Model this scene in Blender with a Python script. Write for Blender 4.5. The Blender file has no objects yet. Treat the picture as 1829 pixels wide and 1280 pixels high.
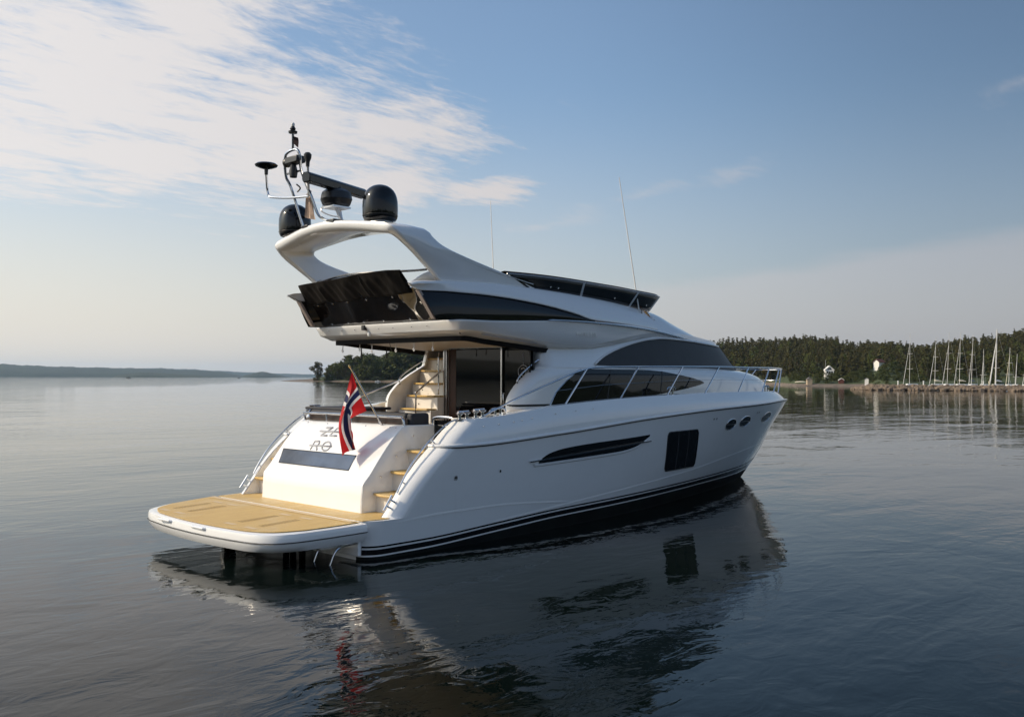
import bpy, bmesh, math, random
from mathutils import Vector, Matrix
S = bpy.context.scene
COL = S.collection
R = math.radians

# ---------------------------------------------------------------- camera
CAM = Vector((-8.458, -13.228, 2.654)); YAW = R(43.632)
FWD = Vector((math.cos(YAW), math.sin(YAW), 0)); RGT = Vector((math.sin(YAW), -math.cos(YAW), 0))
cam = bpy.data.objects.new('camera', bpy.data.cameras.new('camera')); COL.objects.link(cam)
rr = (RGT + Vector((0, 0, .003))).normalized(); bk = -FWD; uu = bk.cross(rr).normalized()
cam.matrix_world = Matrix(((rr.x, uu.x, bk.x, CAM.x), (rr.y, uu.y, bk.y, CAM.y), (rr.z, uu.z, bk.z, CAM.z), (0, 0, 0, 1)))
cam.data.sensor_width = 36; cam.data.lens = 36 * 1672 / 1829
cam.data.shift_y = 34.2 / 1829
cam.data.clip_start = .1; cam.data.clip_end = 60000
S.camera = cam

# ---------------------------------------------------------------- light
SUN_AZ, SUN_EL = 138., 34.          # azimuth counted from +X (the bow) towards +Y (port)
S.view_settings.view_transform = 'Standard'; S.view_settings.look = 'None'
S.view_settings.exposure = .12; S.view_settings.gamma = 1; S.view_settings.use_curve_mapping = False
S.cycles.use_denoising = True
S.cycles.max_bounces = 10; S.cycles.volume_bounces = 0
sl = bpy.data.lights.new('sun', 'SUN'); sl.energy = 3.4; sl.angle = R(.6); sl.color = (1, .84, .63)
sun = bpy.data.objects.new('sun', sl); COL.objects.link(sun)
sd = Vector((math.cos(R(SUN_AZ)) * math.cos(R(SUN_EL)), math.sin(R(SUN_AZ)) * math.cos(R(SUN_EL)), math.sin(R(SUN_EL))))
sun.rotation_euler = sd.to_track_quat('Z', 'Y').to_euler(); sun.location = (0, 0, 60)


class NT:
    """small helper for node trees"""
    def __init__(s, tree): s.t = tree; s.n = tree.nodes; s.l = tree.links
    def add(s, typ, **kw):
        n = s.n.new(typ)
        for k, v in kw.items(): setattr(n, k, v)
        return n
    def put(s, sock, v):
        if hasattr(v, 'is_output') or isinstance(v, bpy.types.NodeSocket): s.l.new(v, sock)
        else: sock.default_value = v
    def m(s, op, a, b=0., c=None, clamp=False):
        n = s.add('ShaderNodeMath', operation=op); n.use_clamp = clamp
        s.put(n.inputs[0], a); s.put(n.inputs[1], b)
        if c is not None: s.put(n.inputs[2], c)
        return n.outputs[0]
    def noise(s, vec, scale, detail=4., rough=.5, dist=0.):
        n = s.add('ShaderNodeTexNoise'); s.l.new(vec, n.inputs['Vector'])
        n.inputs['Scale'].default_value = scale; n.inputs['Detail'].default_value = detail
        n.inputs['Roughness'].default_value = rough; n.inputs['Distortion'].default_value = dist
        return n.outputs['Fac']
    def sstep(s, v, a, b, lo=0., hi=1.):
        n = s.add('ShaderNodeMapRange', interpolation_type='SMOOTHSTEP'); s.put(n.inputs[0], v)
        for i, x in enumerate((a, b, lo, hi)): n.inputs[i + 1].default_value = x
        return n.outputs[0]
    def mix(s, f, a, b):
        n = s.add('ShaderNodeMix', data_type='RGBA'); s.put(n.inputs[0], f); s.put(n.inputs[6], a); s.put(n.inputs[7], b)
        return n.outputs[2]
    def xyz(s, v):
        n = s.add('ShaderNodeSeparateXYZ'); s.l.new(v, n.inputs[0]); return n.outputs
    def comb(s, x, y, z):
        n = s.add('ShaderNodeCombineXYZ'); s.put(n.inputs[0], x); s.put(n.inputs[1], y); s.put(n.inputs[2], z); return n.outputs[0]


W = bpy.data.worlds.new('World'); S.world = W; W.use_nodes = True
w = NT(W.node_tree); w.n.clear()
sky = w.add('ShaderNodeTexSky', sky_type='NISHITA'); sky.sun_disc = False
sky.sun_elevation = R(SUN_EL); sky.sun_rotation = R(90 - SUN_AZ)
sky.air_density = 1.0; sky.dust_density = 2.2; sky.ozone_density = 1.6; sky.altitude = 0
dv = w.add('ShaderNodeTexCoord').outputs['Generated']
X, Y, Z = w.xyz(dv)
AZ = w.m('MULTIPLY', w.m('ARCTAN2', Y, X), 180 / math.pi)          # degrees
EL = w.m('MULTIPLY', w.m('ARCSINE', Z), 180 / math.pi)
den = w.m('ADD', w.m('MAXIMUM', Z, 0.), .06)
plane = w.comb(w.m('DIVIDE', X, den), w.m('DIVIDE', Y, den), 0.)   # clouds lie in a high flat layer
mp = w.add('ShaderNodeMapping'); w.l.new(plane, mp.inputs[0]); mp.inputs['Rotation'].default_value = (0, 0, R(-72)); mp.inputs['Scale'].default_value = (1.0, 2.6, 1)
pv = mp.outputs[0]
warp = w.m('SUBTRACT', w.noise(pv, .55, 5, .6), .5)
warp2 = w.m('SUBTRACT', w.noise(plane, 1.1, 4, .6), .5)
fine = w.m('ADD', w.m('MULTIPLY', w.noise(pv, 1.7, 8, .68, .6), .62), w.m('MULTIPLY', w.noise(pv, 7.5, 7, .7, .4), .38))
def blob(az, el, ra, re, tilt=0.):
    da = w.m('ADD', w.m('SUBTRACT', AZ, az), w.m('MULTIPLY', warp, 6.5)); de = w.m('ADD', w.m('SUBTRACT', EL, el), w.m('MULTIPLY', warp2, 5.))
    de = w.m('ADD', de, w.m('MULTIPLY', da, tilt))
    a = w.m('DIVIDE', da, ra); b = w.m('DIVIDE', de, re)
    return w.m('SUBTRACT', 1., w.m('SQRT', w.m('ADD', w.m('MULTIPLY', a, a), w.m('MULTIPLY', b, b))))
BL = [(69, 16.3, 13, 5.8, 0.), (58, 15.2, 9, 4.6, .05), (62, 20.5, 6, 3.2, 0.), (50.8, 14.8, 5.6, 2.4, .0), (78, 17.5, 14, 6.5, 0.), (51.5, 11.0, 5, 1.5, .12), (57.5, 12.2, 8.5, 3.0, .03), (66, 12.4, 9, 2.4, 0.), (73, 12.2, 9, 2.6, 0.), (100, 24, 18, 9, 0.), (45.5, 11.2, 3.0, .9, .12)]
mask = None
for b_ in BL:
    v = w.m('MAXIMUM', blob(*b_), -.6)
    mask = v if mask is None else w.m('MAXIMUM', mask, v)
cd = w.sstep(w.m('ADD', w.m('MULTIPLY', mask, 1.1), w.m('MULTIPLY', w.m('SUBTRACT', fine, .5), 4.1)), -.22, .86, 0., .93)
# thin wisps and a pale low layer to the right
BW = [(35, 11.2, 3.4, 1.1, .15), (30.5, 12.3, 3.2, 1.0, .2), (41, 9.8, 4, .9, .1), (15, 15.8, 4, .9, .2)]
m2 = None
for b_ in BW:
    v = w.m('MAXIMUM', blob(*b_), -.6)
    m2 = v if m2 is None else w.m('MAXIMUM', m2, v)
cw = w.sstep(w.m('ADD', w.m('MULTIPLY', m2, .8), w.m('MULTIPLY', w.m('SUBTRACT', fine, .5), 2.0)), .15, 1.1, 0., .36)
edge = w.m('ADD', w.m('MULTIPLY', AZ, -.11), 9.6)   # the low veil rises towards the right
veil = w.m('MULTIPLY', w.sstep(w.m('ADD', w.m('SUBTRACT', edge, EL), w.m('MULTIPLY', warp2, 2.2)), -.6, .9, 0., .42), w.sstep(AZ, 30., 55., 1., .1))
cloud = w.m('MAXIMUM', w.m('MAXIMUM', cd, cw), veil)
# cloud colour: sun lit towards the sun, pinkish grey away from it
near = w.sstep(AZ, 5., 85.)
ccol = w.mix(near, (4.5, 4.2, 4.3, 1), (7.3, 6.95, 6.75, 1))
# thin bright summer haze low in the sky, stronger towards the sun
hf = w.m('MULTIPLY', w.sstep(EL, -1., 18., .95, .04), w.sstep(AZ, 8., 78., .42, 1.))
hcol = w.mix(w.sstep(AZ, 10., 75.), (4.35, 4.0, 4.15, 1), (7.6, 7.0, 6.2, 1))
# sky scaled by bearing: dimmed ahead, lifted behind the camera to keep the hull lit
dk = w.m('MAXIMUM', w.sstep(AZ, 10., 44., .70, 1.22), w.sstep(AZ, 10., -60., .70, 1.15))
sc = w.add('ShaderNodeVectorMath', operation='SCALE'); w.l.new(sky.outputs[0], sc.inputs[0]); w.l.new(dk, sc.inputs['Scale'])
sm = w.add('ShaderNodeVectorMath', operation='MULTIPLY'); w.l.new(sc.outputs[0], sm.inputs[0]); sm.inputs[1].default_value = (.97, 1.07, 1.10)
skyc = w.mix(cloud, w.mix(hf, sm.outputs[0], hcol), ccol)
bg = w.add('ShaderNodeBackground'); w.l.new(skyc, bg.inputs[0]); bg.inputs[1].default_value = .11
out = w.add('ShaderNodeOutputWorld'); w.l.new(bg.outputs[0], out.inputs[0])

# ---------------------------------------------------------------- materials
MATS = {}
def mat(name, col=(.8, .8, .8), rough=.5, metal=0., coat=0., spec=.5, fn=None):
    if name in MATS: return MATS[name]
    M = bpy.data.materials.new(name); M.use_nodes = True
    t = NT(M.node_tree); b = t.n['Principled BSDF']
    b.inputs['Base Color'].default_value = (*col, 1); b.inputs['Roughness'].default_value = rough
    b.inputs['Metallic'].default_value = metal; b.inputs['Coat Weight'].default_value = coat
    b.inputs['Specular IOR Level'].default_value = spec
    if fn: fn(t, b)
    MATS[name] = M
    return M
def vary(scale, amt, tint=None, rvar=0., bump=0., stretch=(1, 1, 1)):
    """gentle uneven colour / gloss / surface"""
    def fn(t, b):
        c = t.add('ShaderNodeTexCoord').outputs['Object']
        mp = t.add('ShaderNodeMapping'); t.l.new(c, mp.inputs[0]); mp.inputs['Scale'].default_value = stretch
        n = t.noise(mp.outputs[0], scale, 6, .6)
        base = tuple(b.inputs['Base Color'].default_value)
        alt = tuple(tint) + (1,) if tint else tuple(x * (1 - amt) for x in base[:3]) + (1,)
        t.l.new(t.mix(t.sstep(n, .35, .7), base, alt), b.inputs['Base Color'])
        if rvar: t.l.new(t.m('ADD', t.m('MULTIPLY', n, rvar), b.inputs['Roughness'].default_value - rvar / 2), b.inputs['Roughness'])
        if bump:
            bn = t.add('ShaderNodeBump'); bn.inputs['Distance'].default_value = bump; t.l.new(n, bn.inputs['Height']); t.l.new(bn.outputs[0], b.inputs['Normal'])
    return fn
def gelfn(t, b):
    vary(.7, .035, rvar=.08, stretch=(.5, 1, 1.6))(t, b)
    c = t.add('ShaderNodeTexCoord').outputs['Object']; mp = t.add('ShaderNodeMapping'); t.l.new(c, mp.inputs[0]); mp.inputs['Scale'].default_value = (7, 7, .5)
    s = t.sstep(t.noise(mp.outputs[0], 1.4, 4, .6), .56, .8, 0., .09)           # faint run marks
    src = b.inputs['Base Color'].links[0].from_socket; t.l.new(t.mix(s, src, (.52, .50, .44, 1)), b.inputs['Base Color'])
    bn = t.add('ShaderNodeBump'); bn.inputs['Distance'].default_value = .0022; t.l.new(t.noise(c, 2.2, 2, .4), bn.inputs['Height']); t.l.new(bn.outputs[0], b.inputs['Normal']); t.l.new(bn.outputs[0], b.inputs['Coat Normal'])
GEL = mat('gelcoat_white', (.84, .84, .83), .18, coat=.9, fn=gelfn)
CREAM = mat('moulded_cream', (.78, .75, .70), .32, fn=vary(1.2, .05, rvar=.1))
CEIL = mat('ceiling_panel', (.62, .56, .50), .45)
ANTI = mat('antifouling', (.005, .0055, .006), .6, spec=.15, fn=vary(2, .0, tint=(.010, .014, .012)))
STRIPE = mat('stripe_black', (.003, .0035, .005), .25, spec=.2)
GLASS = mat('dark_glass', (.003, .0035, .004), .03, spec=.32, fn=vary(1.5, .0, tint=(.006, .006, .007), rvar=.03))
HGLASS = mat('hull_glass', (.002, .0025, .003), .05, spec=.16)
ENDP = mat('coaming_shaded_white', (.36, .30, .27), .5)  # white moulding in shade: the shade is put into this greyer base colour
TINT = mat('windscreen_mesh_cover', (.020, .020, .022), .45, spec=.3, fn=vary(3, .25))
MIRR = mat('transom_glass', (.20, .22, .25), .06, metal=.9, fn=vary(1.2, .45))
RSCR = mat('smoked_screen', (.055, .036, .03), .25)
CHR = mat('stainless_steel', (.66, .66, .67), .13, metal=1., fn=vary(6, .12, rvar=.1))
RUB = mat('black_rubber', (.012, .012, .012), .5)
BLK = mat('black_gloss', (.003, .0035, .004), .09, spec=.4, coat=.15)
BLK2 = mat('black_plastic', (.014, .014, .015), .38)
CANV = mat('canvas_brown', (.013, .0105, .009), .85, spec=.2, fn=vary(9, .5, bump=.012, stretch=(1, 1, .5)))
SOFA = mat('sofa_dark', (.02, .021, .026), .7)
MAUV = mat('upholstery_mauve', (.25, .165, .145), .6, fn=vary(5, .2))
WOODD = mat('dark_wood', (.050, .016, .008), .5, spec=.3, fn=vary(8, .5, stretch=(4, 4, .5)))
GREY = mat('letter_grey', (.36, .37, .40), .45)
TRACK = mat('track_black', (.012, .012, .013), .8, spec=.15)
ALU = mat('aluminium', (.75, .76, .78), .3, metal=.6)
WHT = mat('white_plastic', (.8, .8, .78), .35)
def vinyl(t, b):
    c = t.add('ShaderNodeTexCoord').outputs['Object']
    n = t.noise(c, 1.1, 1, .3, .8)
    bn = t.add('ShaderNodeBump'); bn.inputs['Distance'].default_value = .10; t.l.new(n, bn.inputs['Height']); t.l.new(bn.outputs[0], b.inputs['Normal'])
VIN = mat('smoked_vinyl', (.012, .009, .008), .03, spec=.8, fn=vinyl)
def teakfn(t, b):
    c = t.add('ShaderNodeTexCoord').outputs['Object']
    x, y, z = t.xyz(c)
    f = t.m('FRACT', t.m('MULTIPLY', y, 1 / .052)); seam = t.m('LESS_THAN', f, .07)
    pid = t.m('FLOOR', t.m('MULTIPLY', y, 1 / .052))
    mp = t.add('ShaderNodeMapping'); t.l.new(t.comb(x, t.m('MULTIPLY', pid, 3.7), 0.), mp.inputs[0]); mp.inputs['Scale'].default_value = (1.2, 1, 1)
    n = t.noise(mp.outputs[0], 1.3, 5, .6)
    mp2 = t.add('ShaderNodeMapping'); t.l.new(c, mp2.inputs[0]); mp2.inputs['Scale'].default_value = (3, 60, 3)
    g = t.noise(mp2.outputs[0], 1.5, 5, .65)
    big = t.noise(c, 1.1, 4, .6)
    col = t.mix(t.sstep(n, .3, .7), (.66, .465, .15, 1), (.58, .385, .115, 1))
    col = t.mix(t.m('MULTIPLY', g, .5), col, (.46, .27, .10, 1))
    col = t.mix(t.sstep(big, .46, .7, 0., .55), col, (.60, .47, .27, 1))
    col = t.mix(t.m('MULTIPLY', seam, .6), col, (.13, .075, .03, 1))
    t.l.new(col, b.inputs['Base Color'])
    bn = t.add('ShaderNodeBump'); bn.inputs['Distance'].default_value = .002; t.l.new(t.m('SUBTRACT', g, seam), bn.inputs['Height']); t.l.new(bn.outputs[0], b.inputs['Normal'])
TEAK = mat('teak', (.5, .3, .11), .5, fn=teakfn)
SLOT = mat('teak_slot', (.15, .085, .03), .7)
CAULK = mat('pale_teak_margin', (.62, .47, .27), .5)

# ---------------------------------------------------------------- mesh helpers
def link(name, me, parent=None):
    o = bpy.data.objects.new(name, me); COL.objects.link(o)
    if parent is not None: o.parent = parent
    return o
def build(name, verts, faces, m, parent=None, smooth=35, bevel=0., seg=2, solid=0., sub=0, mi=None, weld=0., off=0.):
    me = bpy.data.meshes.new(name); me.from_pydata([tuple(v) for v in verts], [], faces)
    ms = m if isinstance(m, (list, tuple)) else [m]
    for x in ms: me.materials.append(x)
    if mi: 
        for p, i in zip(me.polygons, mi): p.material_index = i
    bm = bmesh.new(); bm.from_mesh(me)
    if weld: bmesh.ops.remove_doubles(bm, verts=bm.verts, dist=weld)
    bmesh.ops.recalc_face_normals(bm, faces=bm.faces)
    bm.to_mesh(me); bm.free()
    o = link(name, me, parent)
    if smooth:
        for p in me.polygons: p.use_smooth = True
        me.set_sharp_from_angle(angle=R(smooth))
    if solid:
        x = o.modifiers.new('solid', 'SOLIDIFY'); x.thickness = solid; x.offset = off
    if bevel:
        x = o.modifiers.new('bevel', 'BEVEL'); x.width = bevel; x.segments = seg; x.limit_method = 'ANGLE'; x.angle_limit = R(40); x.harden_normals = False
    if sub:
        x = o.modifiers.new('sub', 'SUBSURF'); x.levels = sub; x.render_levels = sub
    return o
class MB:
    """collects shapes that form one part"""
    def __init__(s): s.v = []; s.f = []; s.mi = []
    def raw(s, vs, fs, k=0):
        n = len(s.v); s.v += [tuple(v) for v in vs]; s.f += [tuple(i + n for i in f) for f in fs]; s.mi += [k] * len(fs); return s
    def grid(s, rows, cyc=False, k=0):
        n = len(rows[0]); vs = [p for r in rows for p in r]; fs = []
        for i in range(len(rows) - 1):
            for j in range(n if cyc else n - 1):
                a = i * n + j; b = i * n + (j + 1) % n
                fs.append((a, b, b + n, a + n))
        return s.raw(vs, fs, k)
    def box(s, a, b, k=0):
        x0, y0, z0 = a; x1, y1, z1 = b
        vs = [(x, y, z) for x in (x0, x1) for y in (y0, y1) for z in (z0, z1)]
        return s.raw(vs, [(0, 1, 3, 2), (4, 6, 7, 5), (0, 4, 5, 1), (2, 3, 7, 6), (0, 2, 6, 4), (1, 5, 7, 3)], k)
    def tube(s, pts, r, seg=8, smooth=0, k=0, cap=True, cyc=False):
        pts = [Vector(p) for p in pts]
        if smooth: pts = curve(pts, smooth, cyc)
        rs = r if isinstance(r, (list, tuple)) else None
        rows = []; n = len(pts); ref = None
        for i, p in enumerate(pts):
            if cyc: d = pts[(i + 1) % n] - pts[i - 1]
            else: d = pts[min(i + 1, n - 1)] - pts[max(i - 1, 0)]
            d.normalize()
            if ref is None: ref = d.orthogonal().normalized()
            ref = (ref - d * ref.dot(d)).normalized(); q = d.cross(ref)
            rad = rs[min(len(rs) - 1, round(i * (len(rs) - 1) / max(1, n - 1)))] if rs else r
            rows.append([p + (ref * math.cos(a) + q * math.sin(a)) * rad for a in [2 * math.pi * j / seg for j in range(seg)]])
        if cyc: rows.append(rows[0])
        b = len(s.v); s.grid(rows, cyc=True, k=k)
        if cap and not cyc:
            s.f += [tuple(range(b, b + seg)), tuple(range(b + (n - 1) * seg, b + n * seg))]; s.mi += [k, k]
        return s
    def lathe(s, prof, c=(0, 0, 0), seg=20, ax=None, k=0):
        ax = (ax or Vector((0, 0, 1))).normalized(); u = ax.orthogonal().normalized(); v = ax.cross(u); c = Vector(c)
        rows = [[c + ax * z + (u * math.cos(a) + v * math.sin(a)) * r for a in [2 * math.pi * j / seg for j in range(seg)]] for r, z in prof]
        return s.grid(rows, cyc=True, k=k)
    def prism(s, poly, d, k=0):
        """closed polygon (3D points) extruded by vector d"""
        n = len(poly); d = Vector(d); vs = [Vector(p) for p in poly] + [Vector(p) + d for p in poly]
        fs = [tuple(range(n)), tuple(range(n, 2 * n))] + [(i, (i + 1) % n, n + (i + 1) % n, n + i) for i in range(n)]
        return s.raw(vs, fs, k)
    def mirror(s):
        n = len(s.v); s.v += [(x, -y, z) for x, y, z in s.v[:n]]; s.f += [tuple(i + n for i in f) for f in s.f[:]]; s.mi += s.mi[:]; return s
    def out(s, name, m, parent=None, **kw): return build(name, s.v, s.f, m, parent, mi=s.mi, **kw)
def pair(mb, name, m, parent, **kw):
    """a starboard piece and its port twin, two parts"""
    a = mb.out(name, m, parent, **kw); q = MB(); q.v = [(x, -y, z) for x, y, z in mb.v]; q.f = mb.f; q.mi = mb.mi
    return a, q.out(name, m, parent, **kw)
def curve(pts, n, cyc=False):
    pts = [Vector(p) for p in pts]; o = []; N = len(pts)
    for i in range(N if cyc else N - 1):
        if cyc: p0, p1, p2, p3 = pts[i - 1], pts[i], pts[(i + 1) % N], pts[(i + 2) % N]
        else: p0, p1, p2, p3 = pts[max(i - 1, 0)], pts[i], pts[i + 1], pts[min(i + 2, N - 1)]
        for k in range(n):
            t = k / n
            o.append(.5 * ((2 * p1) + (p2 - p0) * t + (2 * p0 - 5 * p1 + 4 * p2 - p3) * t * t + (3 * p1 - p0 - 3 * p2 + p3) * t ** 3))
    if not cyc: o.append(pts[-1])
    return o
def ip(tab, x):
    """smooth monotone interpolation in a table of (x, y)"""
    n = len(tab)
    if x <= tab[0][0]: return tab[0][1]
    if x >= tab[-1][0]: return tab[-1][1]
    h = [tab[i + 1][0] - tab[i][0] for i in range(n - 1)]; d = [(tab[i + 1][1] - tab[i][1]) / h[i] for i in range(n - 1)]
    m_ = [d[0]] + [0 if d[i - 1] * d[i] <= 0 else 2 * d[i - 1] * d[i] / (d[i - 1] + d[i]) for i in range(1, n - 1)] + [d[-1]]
    i = max(j for j in range(n - 1) if tab[j][0] <= x); t = (x - tab[i][0]) / h[i]
    return tab[i][1] * (2 * t ** 3 - 3 * t * t + 1) + tab[i + 1][1] * (3 * t * t - 2 * t ** 3) + h[i] * (m_[i] * (t ** 3 - 2 * t * t + t) + m_[i + 1] * (t ** 3 - t * t))
def lin(a, b, n): return [a + (b - a) * i / (n - 1) for i in range(n)]
def thing(name, label, cat, loc=(0, 0, 0), group=None):
    o = bpy.data.objects.new(name, None); COL.objects.link(o); o.location = loc; o.empty_display_size = .3
    o['label'] = label; o['category'] = cat
    if group: o['group'] = group
    return o
def tag(o, label, cat, group=None):
    o['label'] = label; o['category'] = cat
    if group: o['group'] = group
    return o
def pol(az, d, z=0.):
    """a place on the bay: compass direction from the harbour entrance where the drone hovers, distance in metres"""
    return Vector((CAM.x + d * math.cos(R(az)), CAM.y + d * math.sin(R(az)), z))
# ================================================================ the motor yacht (X to the bow, Y to port, water at z = 0)
yacht = thing('motor_yacht', 'large white flybridge motor yacht with a teak bathing platform lying still in the bay', 'yacht')
STEM = [(-.9, 13.3), (-.5, 13.9), (0, 14.68), (.25, 15.0), (.5, 15.4), (.9, 15.86), (1.42, 16.35), (2.02, 17), (2.3, 17.2)]
ZR = [(0, 1.5), (1.3, 1.55), (1.86, 1.55), (4.1, 1.66), (6.9, 1.85), (9.45, 1.97), (12, 2.03), (14, 2.07), (17, 2.02)]
RT = [(0, 2.28), (.12, 2.38), (.3, 2.43), (.47, 2.42), (.59, 2.33), (.7, 2.08), (.82, 1.55), (.91, .88), (.97, .27), (.99, .08), (1, 0)]
WT = [(0, 2.2), (.15, 2.22), (.31, 2.12), (.47, 1.9), (.58, 1.63), (.74, 1.12), (.86, .68), (.94, .3), (1, 0)]
ZW = [(0, -.01), (1.14, 0.0), (2.6, .075), (4.4, .15), (6.6, .18), (8, .20), (10.1, .215), (12.2, .20), (14.6, .16), (15.3, .15)]
HS = [(0, .16), (5, .162), (8, .175), (10, .19), (12, .225), (15, .28)]
ZL = [(0, .52), (5, .525), (6.5, .54), (7.8, .58), (9.3, .66), (11.1, .82), (12.8, .92), (16.1, 1.0)]
ZT = [(1.5, 1.93), (1.8, 1.95), (2.9, 2.03), (4.2, 2.16), (5.85, 2.25), (7.75, 2.31), (10.1, 2.34), (13.8, 2.32), (16.6, 2.25)]
XQ = [(.5, .43), (.7, .6), (.94, .78), (1.26, 1.07), (1.54, 1.4), (1.77, 1.68), (1.87, 1.86), (1.95, 2.02)]
def zr(x): return ip(ZR, x)
def hb(x, z):
    xe = ip(STEM, z); t = x / xe
    if t >= 1: return 0.
    s = max(-.6, min(z / zr(x), 1.2)); a = ip(WT, t); b = ip(RT, t)
    return max(0., a + (b - a) * (s * .6 if s < 0 else s ** (1 - .3 * t)))
def stem_end(zf):
    x = 16.
    for _ in range(40): x = ip(STEM, zf(x))
    return x
TT = [i / 60 for i in range(61)]
def hull_row(zf, x0, yin, rx, off=0.):
    """one level line of the starboard side from the stern corner to the stem"""
    xe = stem_end(zf); row = []; xc = x0 + rx
    for k in range(9):
        a = math.pi / 2 * k / 8; x = xc - rx * math.cos(a); z = zf(x); y = yin + (hb(xc, zf(xc)) - yin) * math.sin(a)
        row.append((x - off * math.cos(a), -(y + off * math.sin(a)), z))
    for t in TT[1:]:
        x = xc + (xe - xc) * (1 - (1 - t) ** 1.25); z = zf(x); row.append((x, -(hb(x, z) + off) if t < 1 else 0., z))
    return row
def lerpf(f, g, s): return lambda x: f(x) * (1 - s) + g(x) * s
zw = lambda x: ip(ZW, x); zl = lambda x: ip(ZL, x)
low = []
for s in (0, .5, 1): low.append(hull_row(lerpf(lambda x: -.75, zw, s), 0.02, 1.95, .35))
nl = len(low)
for s in (.33, .67, 1): low.append(hull_row(lerpf(zw, zl, s), 0.02, 1.95, .35))
upr = []
for s in lin(0, 1, 9):
    zf = lerpf(zl, zr, s); z0 = zf(1.); upr.append(hull_row(zf, ip(XQ, z0), 2.0, .3))
blw = []
for s in lin(0, 1, 6):
    xe = 17 - .42 * s; row = []
    zz = lambda x, s=s: zr(x) * (1 - s) + ip(ZT, x) * s
    x0 = ip(XQ, zz(1.6)); xc = x0 + .3
    yb = lambda x: hb(min(x, 16.99), zr(x)) - .015 - .1 * s * s
    for k in range(9):
        a = math.pi / 2 * k / 8; x = xc - .3 * math.cos(a); row.append((x, -(1.99 + (yb(xc) - 1.99) * math.sin(a)), zz(xc)))
    for t in TT[1:]:
        x = xc + (xe - xc) * (1 - (1 - t) ** 1.25); row.append((x, -max(.0, yb(x * 17 / xe) if s > 0 else yb(x)) if t < 1 else 0., zz(x)))
    blw.append(row)
H = MB()
H.grid(low[:nl], k=1); H.grid(low[nl - 1:]); H.grid(upr); H.grid(blw)
# gunwale cap and the inside of the bulwark
top = blw[-1]; cap = []
for (x, y, z) in top: cap.append((x - (.1 if x > 15.5 else 0), min(y + (.13 if x > 3.5 else max(.1, -y - 1.97)), 0.), z + .008))
down = [(x, y, z - .09) for x, y, z in cap]
H.grid([top, cap, down])
# transom below the platform, and the inside faces of the quarters
H.grid([[r[0] for r in low], [(r[0][0], 0, r[0][2]) for r in low]])
inn = []
for r in upr + blw[1:]: inn.append([(r[0][0] + (3.3 - r[0][0]) * t, -1.985, r[0][2] + (0 if r in upr else 0) + .0) for t in lin(0, 1, 6)])
H.grid(inn); H.mirror()
hull = H.out('hull', [GEL, ANTI], yacht, weld=.004, smooth=38)
# ledge round the foot of the quarters
lg = [p for p in low[-1] if p[0] < 2.2]
MB().prism([(x, y + .004, .522) for x, y, z in lg] + [(lg[-1][0], 1.9, .522)] + [(x, -y - .004, .522) for x, y, z in reversed(lg)], (0, 0, -.05)).out('stern_ledge', GEL, yacht, bevel=.012)
def band(name, rows, m, parent, **kw): return MB().grid(rows).mirror().out(name, m, parent, **kw)
def stripe(a, b):
    zz = lambda s: (lambda x: zw(x) + ip(HS, x) * s)
    rows = [hull_row(zz(s), 0.02, 1.95, .35, .004) for s in (a, b)]
    return [r[2:] for r in rows]
for a, b in ((.16, .66), (.83, 1.0)):
    band('boot_stripe', stripe(a, b), STRIPE, hull)
# rub rail: a white half-round over a thin dark strip put in as its shadow gap, and two spray rails pressed in the topsides
def along(zf, off, n0=8): return hull_row(zf, ip(XQ, zf(1.3)), 2.0, .3, off)[n0:]
def rail_rows(zf, prof, x0=0): return [[p for p in hull_row(lambda x, dz=dz: zf(x) + dz, ip(XQ, zf(1.3)), 2.0, .3, o) if p[0] >= x0] for dz, o in prof]
band('rub_rail', rail_rows(zr, [(-.005, .0), (-.004, .02), (.01, .028), (.034, .025), (.046, .01), (.048, -.02)]), GEL, hull, smooth=60)
band('rub_rail_shadow_strip', rail_rows(zr, [(-.022, .0), (-.021, .013), (-.007, .013), (-.006, 0)]), RUB, hull)
ZK1 = [(.5, .46), (1.5, .51), (2.55, .52), (4.2, .43), (4.9, .36)]; ZK2 = [(2.6, .25), (4.4, .35), (6.5, .47), (7.8, .55), (9.3, .645), (11.1, .80), (12.8, .90), (15.9, .98)]
for T_, xa, xb in ((ZK1, .55, 4.9), (ZK2, 2.6, 15.5)):
    rows = []
    for dz, o in ((-.012, .0), (-.01, .006), (.004, .007), (.03, .0)):
        rows.append([(x, -(hb(x, ip(T_, x) + dz) + o * min(1, (xb - x) / .8 + .05, (x - xa) / .8 + .3)), ip(T_, x) + dz) for x in lin(xa, xb, 40)])
    pair(MB().grid(rows), 'spray_rail', GEL, hull)
def side(x, z, o=0.): return (x, -(hb(x, z) + o), z)
def side_patch(outline, o, n=10, fan=True):
    """curved plate that follows the topsides: outline = list of (x, zbot, ztop)"""
    return [[side(x, a + (b - a) * k / n, o) for k in range(n + 1)] for x, a, b in outline]
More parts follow.
